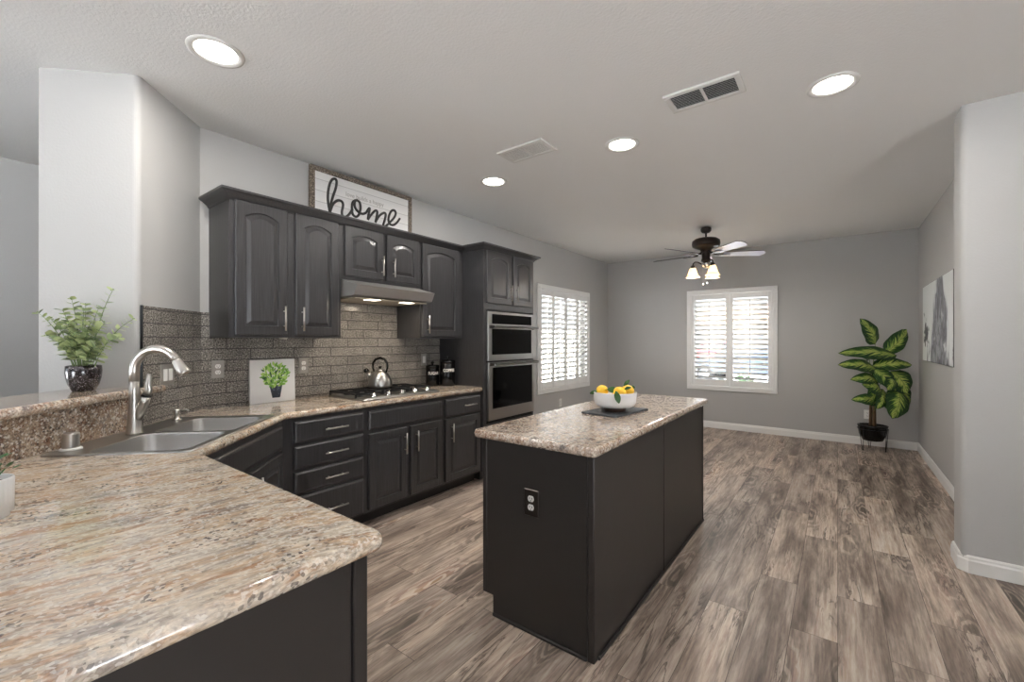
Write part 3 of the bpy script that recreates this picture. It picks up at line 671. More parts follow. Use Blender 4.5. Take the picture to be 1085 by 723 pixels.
# ---------------------------------------------------------------- worktops
pn = (-.845, .640)
poly = [(-3.317, 1.035), (-1.782, -.5), (-.845, -.5)] + round_corner((-.845, -.5), pn, (-2.07, .64), .035, 5) + [(-2.07, .640), (-2.73, 1.300), (-2.73, 3.152), (-3.317, 3.152)]
nose = [False, False] + [True] * (len(poly) - 4) + [False, False]
def uvw(u, v): return ((u - v) / 2 ** .5, (u + v) / 2 ** .5)
SU, SV = -1.31, 2.33
hole = [uvw(SU - y, SV + x) for x, y in ((-.405, -.245), (.405, -.245), (.405, .15), (-.405, .15))]
tag(slab(poly, nose, .873, .915, hole).build('countertop', granite_flow), 'beige granite worktop running from the oven tower round the sink onto the peninsula', 'countertop')
# raised bar: strip in the diagonal direction, tongue past the wall's corner
def dg(s, d): return ((s + d) / 2, (s - d) / 2)    # s = X + Y, d = X - Y
bar = [dg(-2.24, -3.78), dg(-2.283, -3.80), dg(-2.283, -3.560), dg(-2.757, -3.560), dg(-2.757, -1.25), dg(-2.24, -1.25)]
def ccw(p): return p if sum(p[i - 1][0] * p[i][1] - p[i][0] * p[i - 1][1] for i in range(len(p))) > 0 else p[::-1]
bar = ccw(bar)
def is_front(a, b):
    s0, s1 = a[0] + a[1], b[0] + b[1]; return (abs(s0 + 2.24) < .06 and abs(s1 + 2.24) < .06 and abs(s0 - s1) < .05 and max(abs(s0 + 2.24), abs(s1 + 2.24)) < .05 and (abs(s0 + 2.24) < .01 or abs(s1 + 2.24) < .01)) or (abs(s0 + 2.757) < .01 and abs(s1 + 2.757) < .01)
nb = [is_front(bar[i], bar[(i + 1) % len(bar)]) for i in range(len(bar))]
tag(slab(bar, nb, 1.076, 1.118).build('bar_top', granite_fine), 'raised granite bar ledge behind the sink at the left', 'countertop')
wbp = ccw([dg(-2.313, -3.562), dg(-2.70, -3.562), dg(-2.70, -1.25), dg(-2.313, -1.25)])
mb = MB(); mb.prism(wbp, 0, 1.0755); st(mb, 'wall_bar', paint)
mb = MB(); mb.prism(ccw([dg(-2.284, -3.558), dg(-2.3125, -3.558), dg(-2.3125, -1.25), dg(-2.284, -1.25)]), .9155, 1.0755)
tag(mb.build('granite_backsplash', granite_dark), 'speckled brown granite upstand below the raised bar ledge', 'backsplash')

# ---------------------------------------------------------------- island
t = thing('kitchen_island', 'charcoal kitchen island with plain panels in the middle of the floor', 'island', (-.817, 1.66, 0))
Yl = 1.83
mb = MB(); mb.prism([(-.613, .006), (-.006, .006), (-.006, Yl - .006), (-.613, Yl - .006)], .10, .872); mb.prism([(-.551, .006), (-.006, .006), (-.006, Yl - .006), (-.551, Yl - .006)], 0.0, .10); mb.build('body', panel_m, t)
mb = MB(); mb.loops([[(x, y, z) for x, z in ((-.613, .10), (-.551, .10), (-.551, .0), (-.034, .0), (-.034, .872), (-.613, .872))] for y in (0, .006)]); mb.build('end_panel', panel_m, t)
for y0, y1 in ((.0, .906), (.914, Yl)): MB().bbox(-.006, 0, y0 + .004, y1, .0, .872, b=.002).build('side_panel', panel_m, t)
MB().bbox(-.033, .001, -.004, .030, 0, .872, b=.004).build('corner_trim', panel_m, t)
MB().bbox(-.616, -.590, -.004, .006, .10, .872, b=.003).build('corner_trim', panel_m, t)
MB().bbox(-.004, .003, .903, .917, 0, .872, b=.002).build('seam_strip', panel_m, t)
MB().bbox(-.004, .004, Yl - .02, Yl, 0, .872, b=.002).build('corner_trim', panel_m, t)
mb = MB(); mb.bbox(-.551, -.034, -.010, .0, 0, .018, b=.004); mb.build('shoe_molding', panel_m, t)
mb = MB(); mb.bbox(0, .010, .03, Yl, 0, .018, b=.004); mb.build('shoe_molding', panel_m, t)
ip = [(-1.487, 1.632), (-.797, 1.632), (-.797, 3.592), (-1.487, 3.592)]
ipr = []
for i in range(4): ipr += round_corner(ip[i - 1], ip[i], ip[(i + 1) % 4], .03, 5)
tag(slab(ipr, [True] * len(ipr), .873, .915).build('countertop', granite_fine), 'pinkish beige granite top of the kitchen island', 'countertop')

# ---------------------------------------------------------------- sink, faucet and deck fittings
cx_, cy_ = uvw(SU, SV)
def rrect(x0, x1, y0, y1, r, z, k=4):
    out = []
    for cx, cy, a0 in ((x1 - r, y0 + r, -90), (x1 - r, y1 - r, 0), (x0 + r, y1 - r, 90), (x0 + r, y0 + r, 180)):
        for i in range(k + 1):
            a = R(a0 + 90 * i / k); out.append((cx + r * math.cos(a), cy + r * math.sin(a), z))
    return out
t = thing('kitchen_sink', 'stainless double-bowl drop-in sink set diagonally in the corner worktop', 'sink', (cx_, cy_, .915), R(135))
mb = MB(); bm = mb.bm
outer = rrect(-.432, .432, -.270, .270, .03, 0.0)
L0 = [(x, y, .0006) for x, y, z in outer]; L1 = [(x * .997, y * .996, .006) for x, y, z in outer]; L2 = [(x * .985, y * .976, .006) for x, y, z in outer]; L3 = [(x * .978, y * .966, .0035) for x, y, z in outer]
mb.smooth = True; V = mb.loops([L0, L1, L2, L3], False, False); mb.smooth = False
bowls = [(-.395, -.030), (-.005, .375)]; edges = [bm.edges.get((V[-1][i], V[-1][(i + 1) % len(V[-1])])) for i in range(len(V[-1]))]
BL = []
for x0, x1 in bowls:
    l = [bm.verts.new(p) for p in rrect(x0, x1, -.234, .136, .045, .0035)]; BL.append(l)
    edges += [bm.edges.new((l[i], l[(i + 1) % len(l)])) for i in range(len(l))]
bmesh.ops.triangle_fill(bm, use_beauty=True, edges=edges)
mb.build('rim', sink_steel, t)
for (x0, x1) in bowls:
    mb = MB(); mb.smooth = True
    P = [rrect(x0, x1, -.234, .136, .045, .0034), rrect(x0 + .004, x1 - .004, -.230, .132, .043, -.006), rrect(x0 + .010, x1 - .010, -.224, .126, .04, -.165), rrect(x0 + .03, x1 - .03, -.204, .106, .03, -.185)]
    mb.loops(P, False, True); b_ = mb.build('basin', sink_steel, t)
    MB().lathe([(.045, 0), (.045, .003), (.03, .004), (.02, .001)], ((x0 + x1) / 2, -.04, -.1845), 20).build('drain', chrome, b_)
# faucet: spout reaches toward the front of the sink
fx, fy = -2.690, .566
t = thing('faucet', 'brushed nickel pull-down gooseneck faucet behind the sink', 'faucet', (fx, fy, .9195), R(45))
MB().lathe([(.034, 0), (.034, .005), (.031, .010), (.028, .05), (.0245, .11), (.0215, .17), (.0203, .21), (.0200, .25)], seg=24).build('body', nickel, t)
pts = [(0, 0, .24), (0, 0, .30)] ; a_ = .105; b_ = .105
for i in range(0, 13):
    an = PI - PI * .86 * i / 12; pts.append((.096 + .096 * math.cos(an), 0, .305 + .100 * math.sin(an)))
MB().tube(pts, [.0200] * 2 + [.0200] * 9 + [.0196] * 4, 14).build('spout', nickel, t)
e0 = Vector(pts[-1]); dv = (Vector(pts[-1]) - Vector(pts[-2])).normalized()
MB().tube([e0 + dv * k for k in (-.002, .004, .02, .045, .068, .074)], [.0200, .0205, .022, .025, .028, .026], 16).build('spray_head', nickel, t)
mb = MB(); mb.tube([(.012, 0, .07), (.030, 0, .115), (.044, 0, .150), (.052, 0, .178)], [.020, .021, .019, .019], 14); lever = mb.build('lever', nickel, t)
MB().tube([(.0505, 0, .176), (.0525, 0, .182)], .0202, 14).build('collar', iron, lever)
mb = MB(); mb.tube([(.052, 0, .182), (.062, 0, .205), (.058, 0, .235), (.062, 0, .268), (.064, 0, .285)], [.018, .017, .015, .012, .007], 12, flat=.7); mb.build('lever_tip', nickel, lever)
ax, ay = uvw(-1.538, 2.0)
t = thing('air_gap', 'brushed nickel air gap cap on the near corner of the sink rim', 'sink fitting', (ax, ay, .9195))
MB().lathe([(.035, 0), (.035, .005), (.031, .009)], seg=24).build('base_ring', white_plastic, t)
MB().lathe([(.027, .009), (.027, .010), (.027, .062), (.027, .064), (.025, .0675), (.024, .068), (.0, .068)], seg=24, cap1=False).build('cap', nickel, t)
ax, ay = uvw(-1.525, 2.665)
t = thing('soap_dispenser', 'small brushed nickel soap dispenser at the far corner of the sink', 'soap dispenser', (ax, ay, .9195), R(60))
MB().lathe([(.022, 0), (.022, .004), (.014, .008), (.013, .03), (.016, .034), (.016, .056), (.012, .060)], seg=16).build('pump', nickel, t)
MB().tube([(.010, 0, .052), (.045, 0, .054), (.056, 0, .048)], [.006, .005, .005], 8).build('nozzle', nickel, t)

# ---------------------------------------------------------------- cooktop and kettle
t = thing('gas_cooktop', 'five-knob stainless gas cooktop with black grates set in the granite', 'cooktop', (-2.785, 1.885, .915), ro)
mb = MB(); mb.bbox(0, .76, 0, .485, .0005, .012, b=.004); mb.build('tray', stainless, t)
mb = MB(); mb.loops([[(.01, -.001, .004), (.75, -.001, .004), (.75, .11, .012), (.01, .11, .012)], [(.014, .006, .017), (.746, .006, .017), (.746, .10, .022), (.014, .10, .022)]]); mb.build('control_strip', stainless, t)
for k in range(5):
    x = .125 + .135 * k; mb = MB(); mb.lathe([(.026, .0), (.026, .004), (.021, .006), (.019, .026), (.017, .030), (0, .0305)], (x, .055, .019), 18, cap1=False); kb = mb.build('knob', chrome, t)
    MB().bbox(x - .003, x + .003, .038, .060, .0485, .0515, b=.001).build('pointer', iron, kb)
for bx0, by0, r_ in ((.13, .19, .045), (.13, .385, .036), (.38, .29, .058), (.63, .19, .036), (.63, .385, .045)):
    mb = MB(); mb.lathe([(r_ + .012, .011), (r_ + .01, .017), (r_, .018), (r_, .028), (r_ * .8, .032), (0, .032)], (bx0, by0, 0), 20, cap1=False); mb.build('burner', iron, t)
for gx0, gx1 in ((.008, .252), (.258, .502), (.508, .752)):
    mb = MB(); gy0, gy1 = .118, .478; w_ = .012; z0, z1 = .034, .048
    for a in ((gx0, gx1, gy0, gy0 + w_), (gx0, gx1, gy1 - w_, gy1), (gx0, gx0 + w_, gy0 + w_, gy1 - w_), (gx1 - w_, gx1, gy0 + w_, gy1 - w_)): mb.box(a[0], a[1], a[2], a[3], z0, z1)
    mx_ = (gx0 + gx1) / 2
    mb.box(gx0 + w_, gx1 - w_, (gy0 + gy1) / 2 - .005, (gy0 + gy1) / 2 + .005, z0, z1 + .002)
    for yy in (gy0 + .09, gy1 - .09):
        mb.box(gx0 + w_, mx_ - .03, yy - .004, yy + .004, z0, z1 + .002); mb.box(mx_ + .03, gx1 - w_, yy - .004, yy + .004, z0, z1 + .002)
        mb.box(mx_ - .004, mx_ + .004, yy + .03 if yy > .3 else gy0 + w_, gy1 - w_ if yy > .3 else yy - .03, z0, z1 + .002)
    for x in (gx0, gx1 - w_):
        for y in (gy0, gy1 - w_): mb.box(x, x + w_, y, y + w_, .012, z0)
    mb.build('grate', iron, t)
t = thing('kettle', 'brushed steel whistling kettle on the cooktop grate', 'kettle', (-3.140, 2.285, .9656), R(205))
MB().lathe([(.088, .0), (.098, .004), (.099, .02), (.096, .05), (.085, .085), (.065, .118), (.042, .138), (.034, .142)], seg=32).build('body', stainless, t)
lid = MB().lathe([(.036, .142), (.034, .148), (.02, .154), (.0, .156)], seg=20, cap1=False).build('lid', stainless, t)
MB().lathe([(.006, .152), (.007, .162), (.014, .168), (.012, .178), (0, .180)], seg=14, cap1=False).build('knob', black_m, lid)
mb = MB(); mb.tube([(.072, 0, .07), (.105, 0, .105), (.125, 0, .13)], [.026, .021, .019], 14); sp_ = mb.build('spout', stainless, t)
mb = MB(); mb.tube([(.122, 0, .126), (.133, 0, .142), (.141, 0, .152)], [.0205, .021, .015], 12); mb.build('whistle', black_m, sp_)
mb = MB(); mb.tube([(.052, 0, .118), (.068, 0, .165), (.066, 0, .205), (.042, 0, .238), (0, 0, .25), (-.042, 0, .238), (-.066, 0, .205), (-.068, 0, .165), (-.052, 0, .118)], [.007, .008, .010, .011, .0115, .011, .010, .008, .007], 10, flat=1.0)
mb.build('handle', black_m, t)

# ---------------------------------------------------------------- lettering helper
def text_mesh(txt, size, depth, sx=1.0, bold=0.0):
    cu = bpy.data.curves.new('lettering', 'FONT'); cu.body = txt; cu.size = size; cu.extrude = depth; cu.align_x = 'CENTER'; cu.align_y = 'CENTER'; cu.offset = bold; cu.space_character = 1 + bold * 60
    o = bpy.data.objects.new('lettering', cu); COL.objects.link(o)
    bpy.context.view_layer.update()
    me = bpy.data.meshes.new_from_object(o.evaluated_get(bpy.context.evaluated_depsgraph_get())); bpy.data.objects.remove(o)
    for v in me.vertices: v.co.x *= sx
    return me
def canister(loc, r, hh, word, label):
    t = thing('canister', label, 'canister', loc, R(58))
    MB().lathe([(r * .97, 0), (r, .005), (r, hh - .03), (r * .98, hh - .028)], seg=32).build('jar', black_m, t)
    lid = MB().lathe([(r * .98, hh - .028), (r * 1.03, hh - .026), (r * 1.03, hh - .006), (r * .9, hh + .004), (0, hh + .006)], seg=32, cap1=False).build('lid', black_m, t)
    MB().lathe([(.008, hh + .004), (.008, hh + .014), (.017, hh + .022), (.014, hh + .034), (0, hh + .036)], seg=16, cap1=False).build('knob', black_m, lid)
    me = text_mesh(word, .040, .0004, .82, .0014)
    for v in me.vertices:
        x, y, z = v.co; a = x / r; q_ = r + .0008 + z; v.co = (q_ * math.sin(a), -q_ * math.cos(a), y + hh * .62)
    me.materials.append(letter_white); o = bpy.data.objects.new('lettering', me); COL.objects.link(o); o.parent = t; o['label'] = 'white letters reading ' + word
canister((-3.215, 2.955, .9155), .064, .205, 'SUGAR', 'shorter black canister lettered SUGAR beside the light switch')
canister((-3.105, 3.055, .9155), .074, .250, 'COFFEE', 'taller black canister lettered COFFEE against the oven tower')

# ---------------------------------------------------------------- switches and outlets (frame: y into the wall)
def outlet(loc, rotz, label, plate, kind='outlet', w=.075, hh=.118, group=None, cat='outlet'):
    t = thing({'outlet': 'wall_outlet', 'switch': 'light_switch'}[kind], label, cat, loc, rotz)
    MB().bbox(-w / 2, w / 2, -.006, -.0003, -hh / 2, hh / 2, b=.003).build('cover_plate', plate, t)
    if kind == 'outlet':
        for z in (-.020, .020):
            mb = MB(); L = []
            for y in (-.0055, -.0085): L.append([(.0165 * math.cos(a) , y, z + max(-.0135, min(.0135, .0165 * math.sin(a)))) for a in [2 * PI * i / 20 for i in range(20)]])
            mb.loops(L); s_ = mb.build('socket', white_plastic, t)
            mb = MB()
            for x, a in ((-.0065, .0045), (.0065, .0035)): mb.box(x - .0012, x + .0012, -.0089, -.0084, z + .002 - a, z + .002 + a)
            mb.box(-.0025, .0025, -.0089, -.0084, z - .0105, z - .0065); mb.build('slots', dark_void, s_)
    elif w > .1:
        for x in (-.023, .023): MB().bbox(x - .017, x + .017, -.0095, -.0055, -.034, .034, b=.002).build('rocker', white_plastic, t)
    else:
        MB().bbox(-.017, .017, -.0095, -.0055, -.034, .034, b=.002).build('rocker', white_plastic, t)
    return t
TX = XL + .012
outlet((TX, 1.127, 1.172), ro, 'outlet on the brick tile between the corner and the plant canvas', plate_nickel, hh=.122)
outlet((TX, 1.708, 1.170), ro, 'round-socket outlet on the brick tile right of the plant canvas', plate_nickel, hh=.122)
outlet((TX, 2.93, 1.174), ro, 'single white rocker switch on the tile above the black canisters', plate_nickel, 'switch', w=.072, cat='light switch')
qs = Vector((-3.083, .783)) + Vector((.0085, .0085)) * .0
outlet((-3.083 + .0065, .783 + .0065, 1.168), R(135), 'double white rocker switch on the angled tile behind the faucet', plate_nickel, 'switch', w=.12, hh=.125, cat='light switch')
outlet((XL, 5.62, .43), ro, 'white outlet low on the left wall under the shuttered window', white_plastic)
outlet((.31, YB, .40), 0, 'white outlet on the back wall behind the potted plant', white_plastic)
outlet((-1.136, 1.66, .611), 0, 'outlet with dark cover plate on the near end of the island', simple('plate_dark', rgb(64, 58, 54), .3, .5), w=.082, hh=.125)

# ---------------------------------------------------------------- plant canvas on the worktop
t = thing('plant_canvas', 'small white canvas painted with a green plant leaning on the tile', 'picture', (-3.278, 1.311, .9155), ro)
tilt = .035
mb = MB(); mb.bbox(0, .316, 0, .020, 0, .312, b=.003); mb.build('canvas', canvas_m, t)
rd = random.Random(5); mb = MB(); greens = [simple('paint_green', rgb(112, 164, 62), .7), simple('paint_green_pale', rgb(170, 204, 112), .7), simple('paint_green_dark', rgb(52, 92, 48), .7)]
for i in range(170):
    a = rd.uniform(0, 2 * PI); q_ = math.sqrt(rd.uniform(0, 1)); px, pz = .172 + math.cos(a) * .098 * q_, .195 + math.sin(a) * .086 * q_
    d = math.atan2(pz - .14, px - .172) + rd.uniform(-.7, .7); ln = rd.uniform(.012, .021); wd = ln * .38; c, s_ = math.cos(d), math.sin(d); mb.slot = rd.choice((0, 0, 1, 1, 2)); yy = -.0004 - i * 3e-6
    mb.f([mb.v((px + c * u - s_ * v_, yy, pz + s_ * u + c * v_)) for u, v_ in ((-ln, 0), (-ln * .3, -wd), (ln * .4, -wd * .8), (ln, 0), (ln * .4, wd * .8), (-ln * .3, wd))])
mb.build('painted_leaves', greens, t)
mb = MB(); mb.loops([[(.130, yy, .125), (.150, yy, .032), (.205, yy, .032), (.222, yy, .125)] for yy in (-.0001, -.0004)]); mb.build('painted_pot', blue_pot, t)
for o in t.children:
    for v in o.data.vertices: v.co.y += v.co.z * tilt
    o.data.update()

# ---------------------------------------------------------------- home sign on the cabinets
t = thing('wooden_sign', 'framed whitewashed sign reading home on top of the wall cabinets', 'sign', (-3.272, 1.735, 2.286), ro)
sw, sh = 1.0, .452
MB().box(.03, sw - .03, 0, .014, .03, sh - .03).build('board', board_m, t)
mb = MB(); f_ = .038
mb.bbox(0, sw, -.012, .02, 0, f_); mb.bbox(0, sw, -.012, .02, sh - f_, sh); mb.bbox(0, f_, -.0118, .02, f_, sh - f_); mb.bbox(sw - f_, sw, -.0118, .02, f_, sh - f_); mb.build('frame', rustic_m, t)
ST = [[(1.902, 2.396), (1.885, 2.473), (1.883, 2.538), (1.896, 2.617), (1.919, 2.667), (1.947, 2.682), (1.959, 2.659), (1.95, 2.604), (1.926, 2.531), (1.907, 2.459), (1.902, 2.401)], [(1.902, 2.401), (1.926, 2.469), (1.965, 2.51), (2.002, 2.514), (2.016, 2.486), (2.005, 2.426), (2.012, 2.396), (2.039, 2.393), (2.072, 2.422), (2.105, 2.474)], [(2.132, 2.556), (2.105, 2.529), (2.098, 2.477), (2.107, 2.43), (2.138, 2.417), (2.166, 2.444), (2.18, 2.497), (2.172, 2.546), (2.144, 2.559), (2.125, 2.539), (2.127, 2.494), (2.161, 2.463), (2.201, 2.457), (2.235, 2.475)], [(2.235, 2.475), (2.263, 2.518), (2.271, 2.514), (2.26, 2.466), (2.253, 2.418)], [(2.253, 2.418), (2.289, 2.472), (2.331, 2.516), (2.349, 2.507), (2.34, 2.453), (2.33, 2.411)], [(2.33, 2.411), (2.368, 2.475), (2.418, 2.516), (2.439, 2.507), (2.428, 2.452), (2.412, 2.404), (2.431, 2.397), (2.463, 2.422)], [(2.463, 2.422), (2.495, 2.456), (2.534, 2.502), (2.55, 2.544), (2.534, 2.566), (2.504, 2.555), (2.478, 2.511), (2.469, 2.461), (2.486, 2.43), (2.521, 2.429), (2.561, 2.457), (2.597, 2.506)]]
def smooth_path(p, k=5):
    out = []
    for i in range(len(p) - 1):
        p0, p1, p2, p3 = [Vector(p[max(0, min(len(p) - 1, j))]) for j in (i - 1, i, i + 1, i + 2)]
        for s_ in range(k):
            u = s_ / k; out.append(.5 * ((2 * p1) + (p2 - p0) * u + (2 * p0 - 5 * p1 + 4 * p2 - p3) * u * u + (3 * p1 - p0 - 3 * p2 + p3) * u ** 3))
    return out + [Vector(p[-1])]
mb = MB()
for s_ in ST:
    pp = smooth_path(s_)
    mb.tube([(p.x - 1.735, -.003, p.y - 2.286) for p in pp], .0105, 8)
o = mb.build('lettering', letter_m, t); o['label'] = 'dark script lettering reading home'
me = text_mesh('love builds a happy', .052, .0006, .95)
for v in me.vertices: x, y, z = v.co; v.co = (.495 + x, -.0012 - z, .300 + y)
me.materials.append(letter_gray); o = bpy.data.objects.new('lettering', me); COL.objects.link(o); o.parent = t; o['label'] = 'pale grey small lettering above home'

# ---------------------------------------------------------------- eucalyptus in a glazed pot on the bar
def leaf_quad(mb, base, tip, w, up, cup=.0, n=5, seed=0):
    base, tip = Vector(base), Vector(tip); d = tip - base; s_ = d.cross(Vector(up)).normalized(); nrm = s_.cross(d).normalized(); prev = None; mb.smooth = True
    for i in range(n + 1):
        u = i / n; ww = w * math.sin(PI * min(1, (u * .94 + .03))) ** .75; c = base + d * u + nrm * cup * math.sin(PI * u)
        row = [mb.v(c - s_ * ww - nrm * ww * .12), mb.v(c), mb.v(c + s_ * ww - nrm * ww * .12)]
        if prev: mb.f([prev[0], prev[1], row[1], row[0]]); mb.f([prev[1], prev[2], row[2], row[1]])
        prev = row
    mb.smooth = False
t = thing('potted_eucalyptus', 'eucalyptus with small round leaves in a dark speckled pot on the bar ledge', 'plant', (-2.966, .432, 1.1185))
MB().lathe([(.040, 0), (.044, .004), (.057, .03), (.065, .065), (.0675, .095), (.066, .122), (.063, .124), (.060, .114)], seg=36, cap1=True).build('pot', pot_speckle, t)
MB().lathe([(.0595, .110), (.04, .115), (.0, .116)], seg=20, cap1=False, cap0=False).build('soil', soil, t)
# camera-facing plane is roughly right=(.8,.6), the plant spreads in it and in depth
rt_, fw_ = Vector((.799, .602, 0)), Vector((.602, -.799, 0))
stems = [(-.20, .29, .02, 1), (-.13, .26, .03, 0), (-.07, .36, -.01, 0), (-.05, .30, .05, 0), (-.02, .26, .06, 0), (.01, .33, .00, 0), (.05, .30, .05, 0), (.09, .24, .06, 0), (.16, .40, .02, 1), (.12, .20, .05, 0), (.20, .17, .03, 0), (.09, .31, .02, 0), (.13, .13, .07, 0), (.27, .26, .03, 1), (-.10, .18, .07, 0), (.0, .22, .08, 0), (.05, .18, .09, 0), (-.06, .15, .06, 0), (.16, .24, .06, 0)]
rd = random.Random(11)
fol = MB(); stm = MB()
for (sx_, hz, dp, sparse) in stems:
    b0 = rt_ * sx_ * .22 + fw_ * dp * .3 + Vector((0, 0, .11)); e = rt_ * sx_ + fw_ * dp + Vector((0, 0, .11 + hz - .02)); ctrl = (b0 + e) / 2 + Vector((0, 0, .05)) - rt_ * sx_ * .14
    P = [b0 * (1 - u) ** 2 + ctrl * 2 * u * (1 - u) + e * u * u for u in [i / 10 for i in range(11)]]
    stm.tube(P, [.0028 - .0018 * i / 10 for i in range(11)], 6)
    k0 = 5 if sparse else 2
    for i in range(k0 * 2, 21):
        u = i / 20; p = b0 * (1 - u) ** 2 + ctrl * 2 * u * (1 - u) + e * u * u
        if i % 2: continue
        for sgn in (-1, 1):
            a = rd.uniform(-.5, .5) + (i % 2) * 1.2; ax_ = (e - b0).normalized(); side = (rt_ * math.cos(a) + fw_ * math.sin(a) * .8).normalized() * sgn; side = (side - ax_ * side.dot(ax_)).normalized()
            ln = rd.uniform(.036, .052) * (1.1 - .5 * u if not sparse else .9 - .35 * u); fol.slot = rd.choice((0, 0, 0, 1))
            leaf_quad(fol, p, p + side * ln + ax_ * ln * .45, ln * (.50 if not sparse else .32), (rd.uniform(-.4, .4), rd.uniform(-.4, .4), 1), ln * .1, 4)
    fol.slot = 1
    for k in range(3):
        q_ = e + Vector((rd.uniform(-.006, .006), rd.uniform(-.006, .006), rd.uniform(0, .01))); fol.sphere(q_, .0035, seg=6, rings=4)
stm.build('stem', stem_green, t); fol.build('foliage', [euca, euca2], t)

# small white ribbed pot at the left edge
t = thing('potted_succulent', 'white ribbed pot of small green leaves at the left edge of the peninsula', 'plant', (-1.716, .070, .9155))
mb = MB(); mb.smooth = True; L = []
for r_, z in ((.042, 0), (.043, .002), (.043, .010), (.050, .013), (.0505, .096), (.049, .100), (.045, .099), (.044, .085)):
    L.append([((r_ + (.0009 * math.cos(28 * a) if .018 < z < .098 and r_ > .046 else 0)) * math.cos(a), (r_ + (.0009 * math.cos(28 * a) if .018 < z < .098 and r_ > .046 else 0)) * math.sin(a), z) for a in [2 * PI * i / 112 for i in range(112)]])
mb.loops(L); mb.build('pot', white_ceramic, t)
MB().lathe([(.0435, .086), (.0, .089)], seg=20, cap0=False, cap1=False).build('soil', soil, t)
mb = MB(); rd = random.Random(3)
for i in range(46):
    a = rd.uniform(0, 2 * PI); q_ = rd.uniform(.0, .062); z = rd.uniform(.098, .155); c = Vector((math.cos(a) * q_, math.sin(a) * q_, z)); d = Vector((math.cos(a), math.sin(a), rd.uniform(.1, 1.2))).normalized() * rd.uniform(.014, .022)
    leaf_quad(mb, c, c + d, .0115, (rd.uniform(-.4, .6), rd.uniform(-.8, 0), .6), .002, 4)
    if i % 3 == 0: mb.tube([(c.x * .3, c.y * .3, .085), c], .0016, 5)
mb.build('foliage', succ, t)

# ---------------------------------------------------------------- bowl of lemons on a slate board
bc = Vector((-1.112, 2.545, .9155))
t = thing('slate_board', 'dark grey slate board under the lemon bowl on the island', 'serving board', (-1.118, 2.57, .9155), R(-7))
rdx = random.Random(9); pl = []
for (x0, y0), (x1, y1) in zip([(-.12, -.2), (.12, -.2), (.12, .2), (-.12, .2)], [(.12, -.2), (.12, .2), (-.12, .2), (-.12, -.2)]):
    for i in range(8): u = i / 8; pl.append((x0 + (x1 - x0) * u + rdx.uniform(-.0015, .0015), y0 + (y1 - y0) * u + rdx.uniform(-.0015, .0015)))
mb = MB(); mb.loops([[(x * .99, y * .99, 0.0) for x, y in pl], [(x, y, .004) for x, y in pl], [(x, y, .008) for x, y in pl], [(x * .985, y * .99, .0115) for x, y in pl]]); mb.build('slab', slate_m, t)
t = thing('fruit_bowl', 'white bowl on a dark wooden foot holding lemons on the island', 'bowl', (bc.x, bc.y, bc.z + .012))
MB().lathe([(.060, 0), (.064, .002), (.066, .020), (.064, .0225)], seg=36).build('foot', walnut, t)
MB().lathe([(.064, .0225), (.098, .026), (.118, .036), (.128, .055), (.131, .085), (.132, .116), (.1305, .1185), (.128, .116), (.126, .09), (.121, .062), (.110, .044), (.09, .036), (.0, .032)], seg=44, cap1=False).build('bowl', white_ceramic, t)
r2, f2 = Vector((.799, .602, 0)), Vector((-.602, .799, 0))
lem = [(-.072, .035, .118, 25, 'lemon at the left of the white bowl'), (.018, -.040, .116, 5, 'lemon at the front middle of the white bowl'), (.082, .012, .122, 75, 'lemon at the right of the white bowl with a leaf standing up')]
lowl = [(.02, .046), (-.05, -.045)]
def lemon(name_label, off, ang, leaves, sc_=1.0):
    t = thing('lemon', name_label, 'lemon', (bc.x + off.x, bc.y + off.y, bc.z + .012 + off.z), R(ang), 'lemons in the white bowl')
    pr_ = [(.0, -.050), (.006, -.048), (.010, -.043), (.022, -.035), (.034, -.018), (.038, 0), (.034, .018), (.022, .034), (.010, .043), (.006, .047), (0, .050)]
    mb = MB(); mb.smooth = True
    L = [[(z, r_ * math.cos(a), r_ * math.sin(a)) for a in [2 * PI * i / 18 for i in range(18)]] for r_, z in pr_[1:-1]]; mb.loops(L); mb.build('fruit', lemon_m, t)
    Mi = Matrix.Rotation(-R(ang), 3, 'Z')
    for bse, tp, w_ in leaves:
        mb = MB(); leaf_quad(mb, Mi @ Vector(bse), Mi @ Vector(tp), w_, Mi @ Vector((.602, -.799, .55)), .006, 6); mb.tube([Mi @ (Vector(bse) * .5), Mi @ Vector(bse)], .0018, 5); mb.build('leaf', leaf_dark, t)
V3 = lambda a, b_, z: r2 * a + f2 * b_ + Vector((0, 0, z))
lemon(lem[0][4], V3(*lem[0][:3]), 80, [(V3(-.03, -.02, .0), V3(-.085, -.035, -.012), .013), (V3(.020, -.055, .016), V3(.080, -.075, .012), .021)])
lemon(lem[1][4], V3(*lem[1][:3]), -14, [(V3(-.045, -.092, .020), V3(-.030, -.112, -.050), .019), (V3(.03, 0, .02), V3(.075, .01, .034), .010)])
lemon(lem[2][4], V3(*lem[2][:3]), 160, [(V3(-.025, .0, .03), V3(.012, .0, .068), .011), (V3(.02, .01, .02), V3(.052, .02, .02), .013)])
for k, (a, b_) in enumerate(lowl): lemon(('lemon low in the bowl behind the front lemon', 'lemon low in the bowl below the left lemon')[k], V3(a, b_, .071), 30 + 50 * k, [])

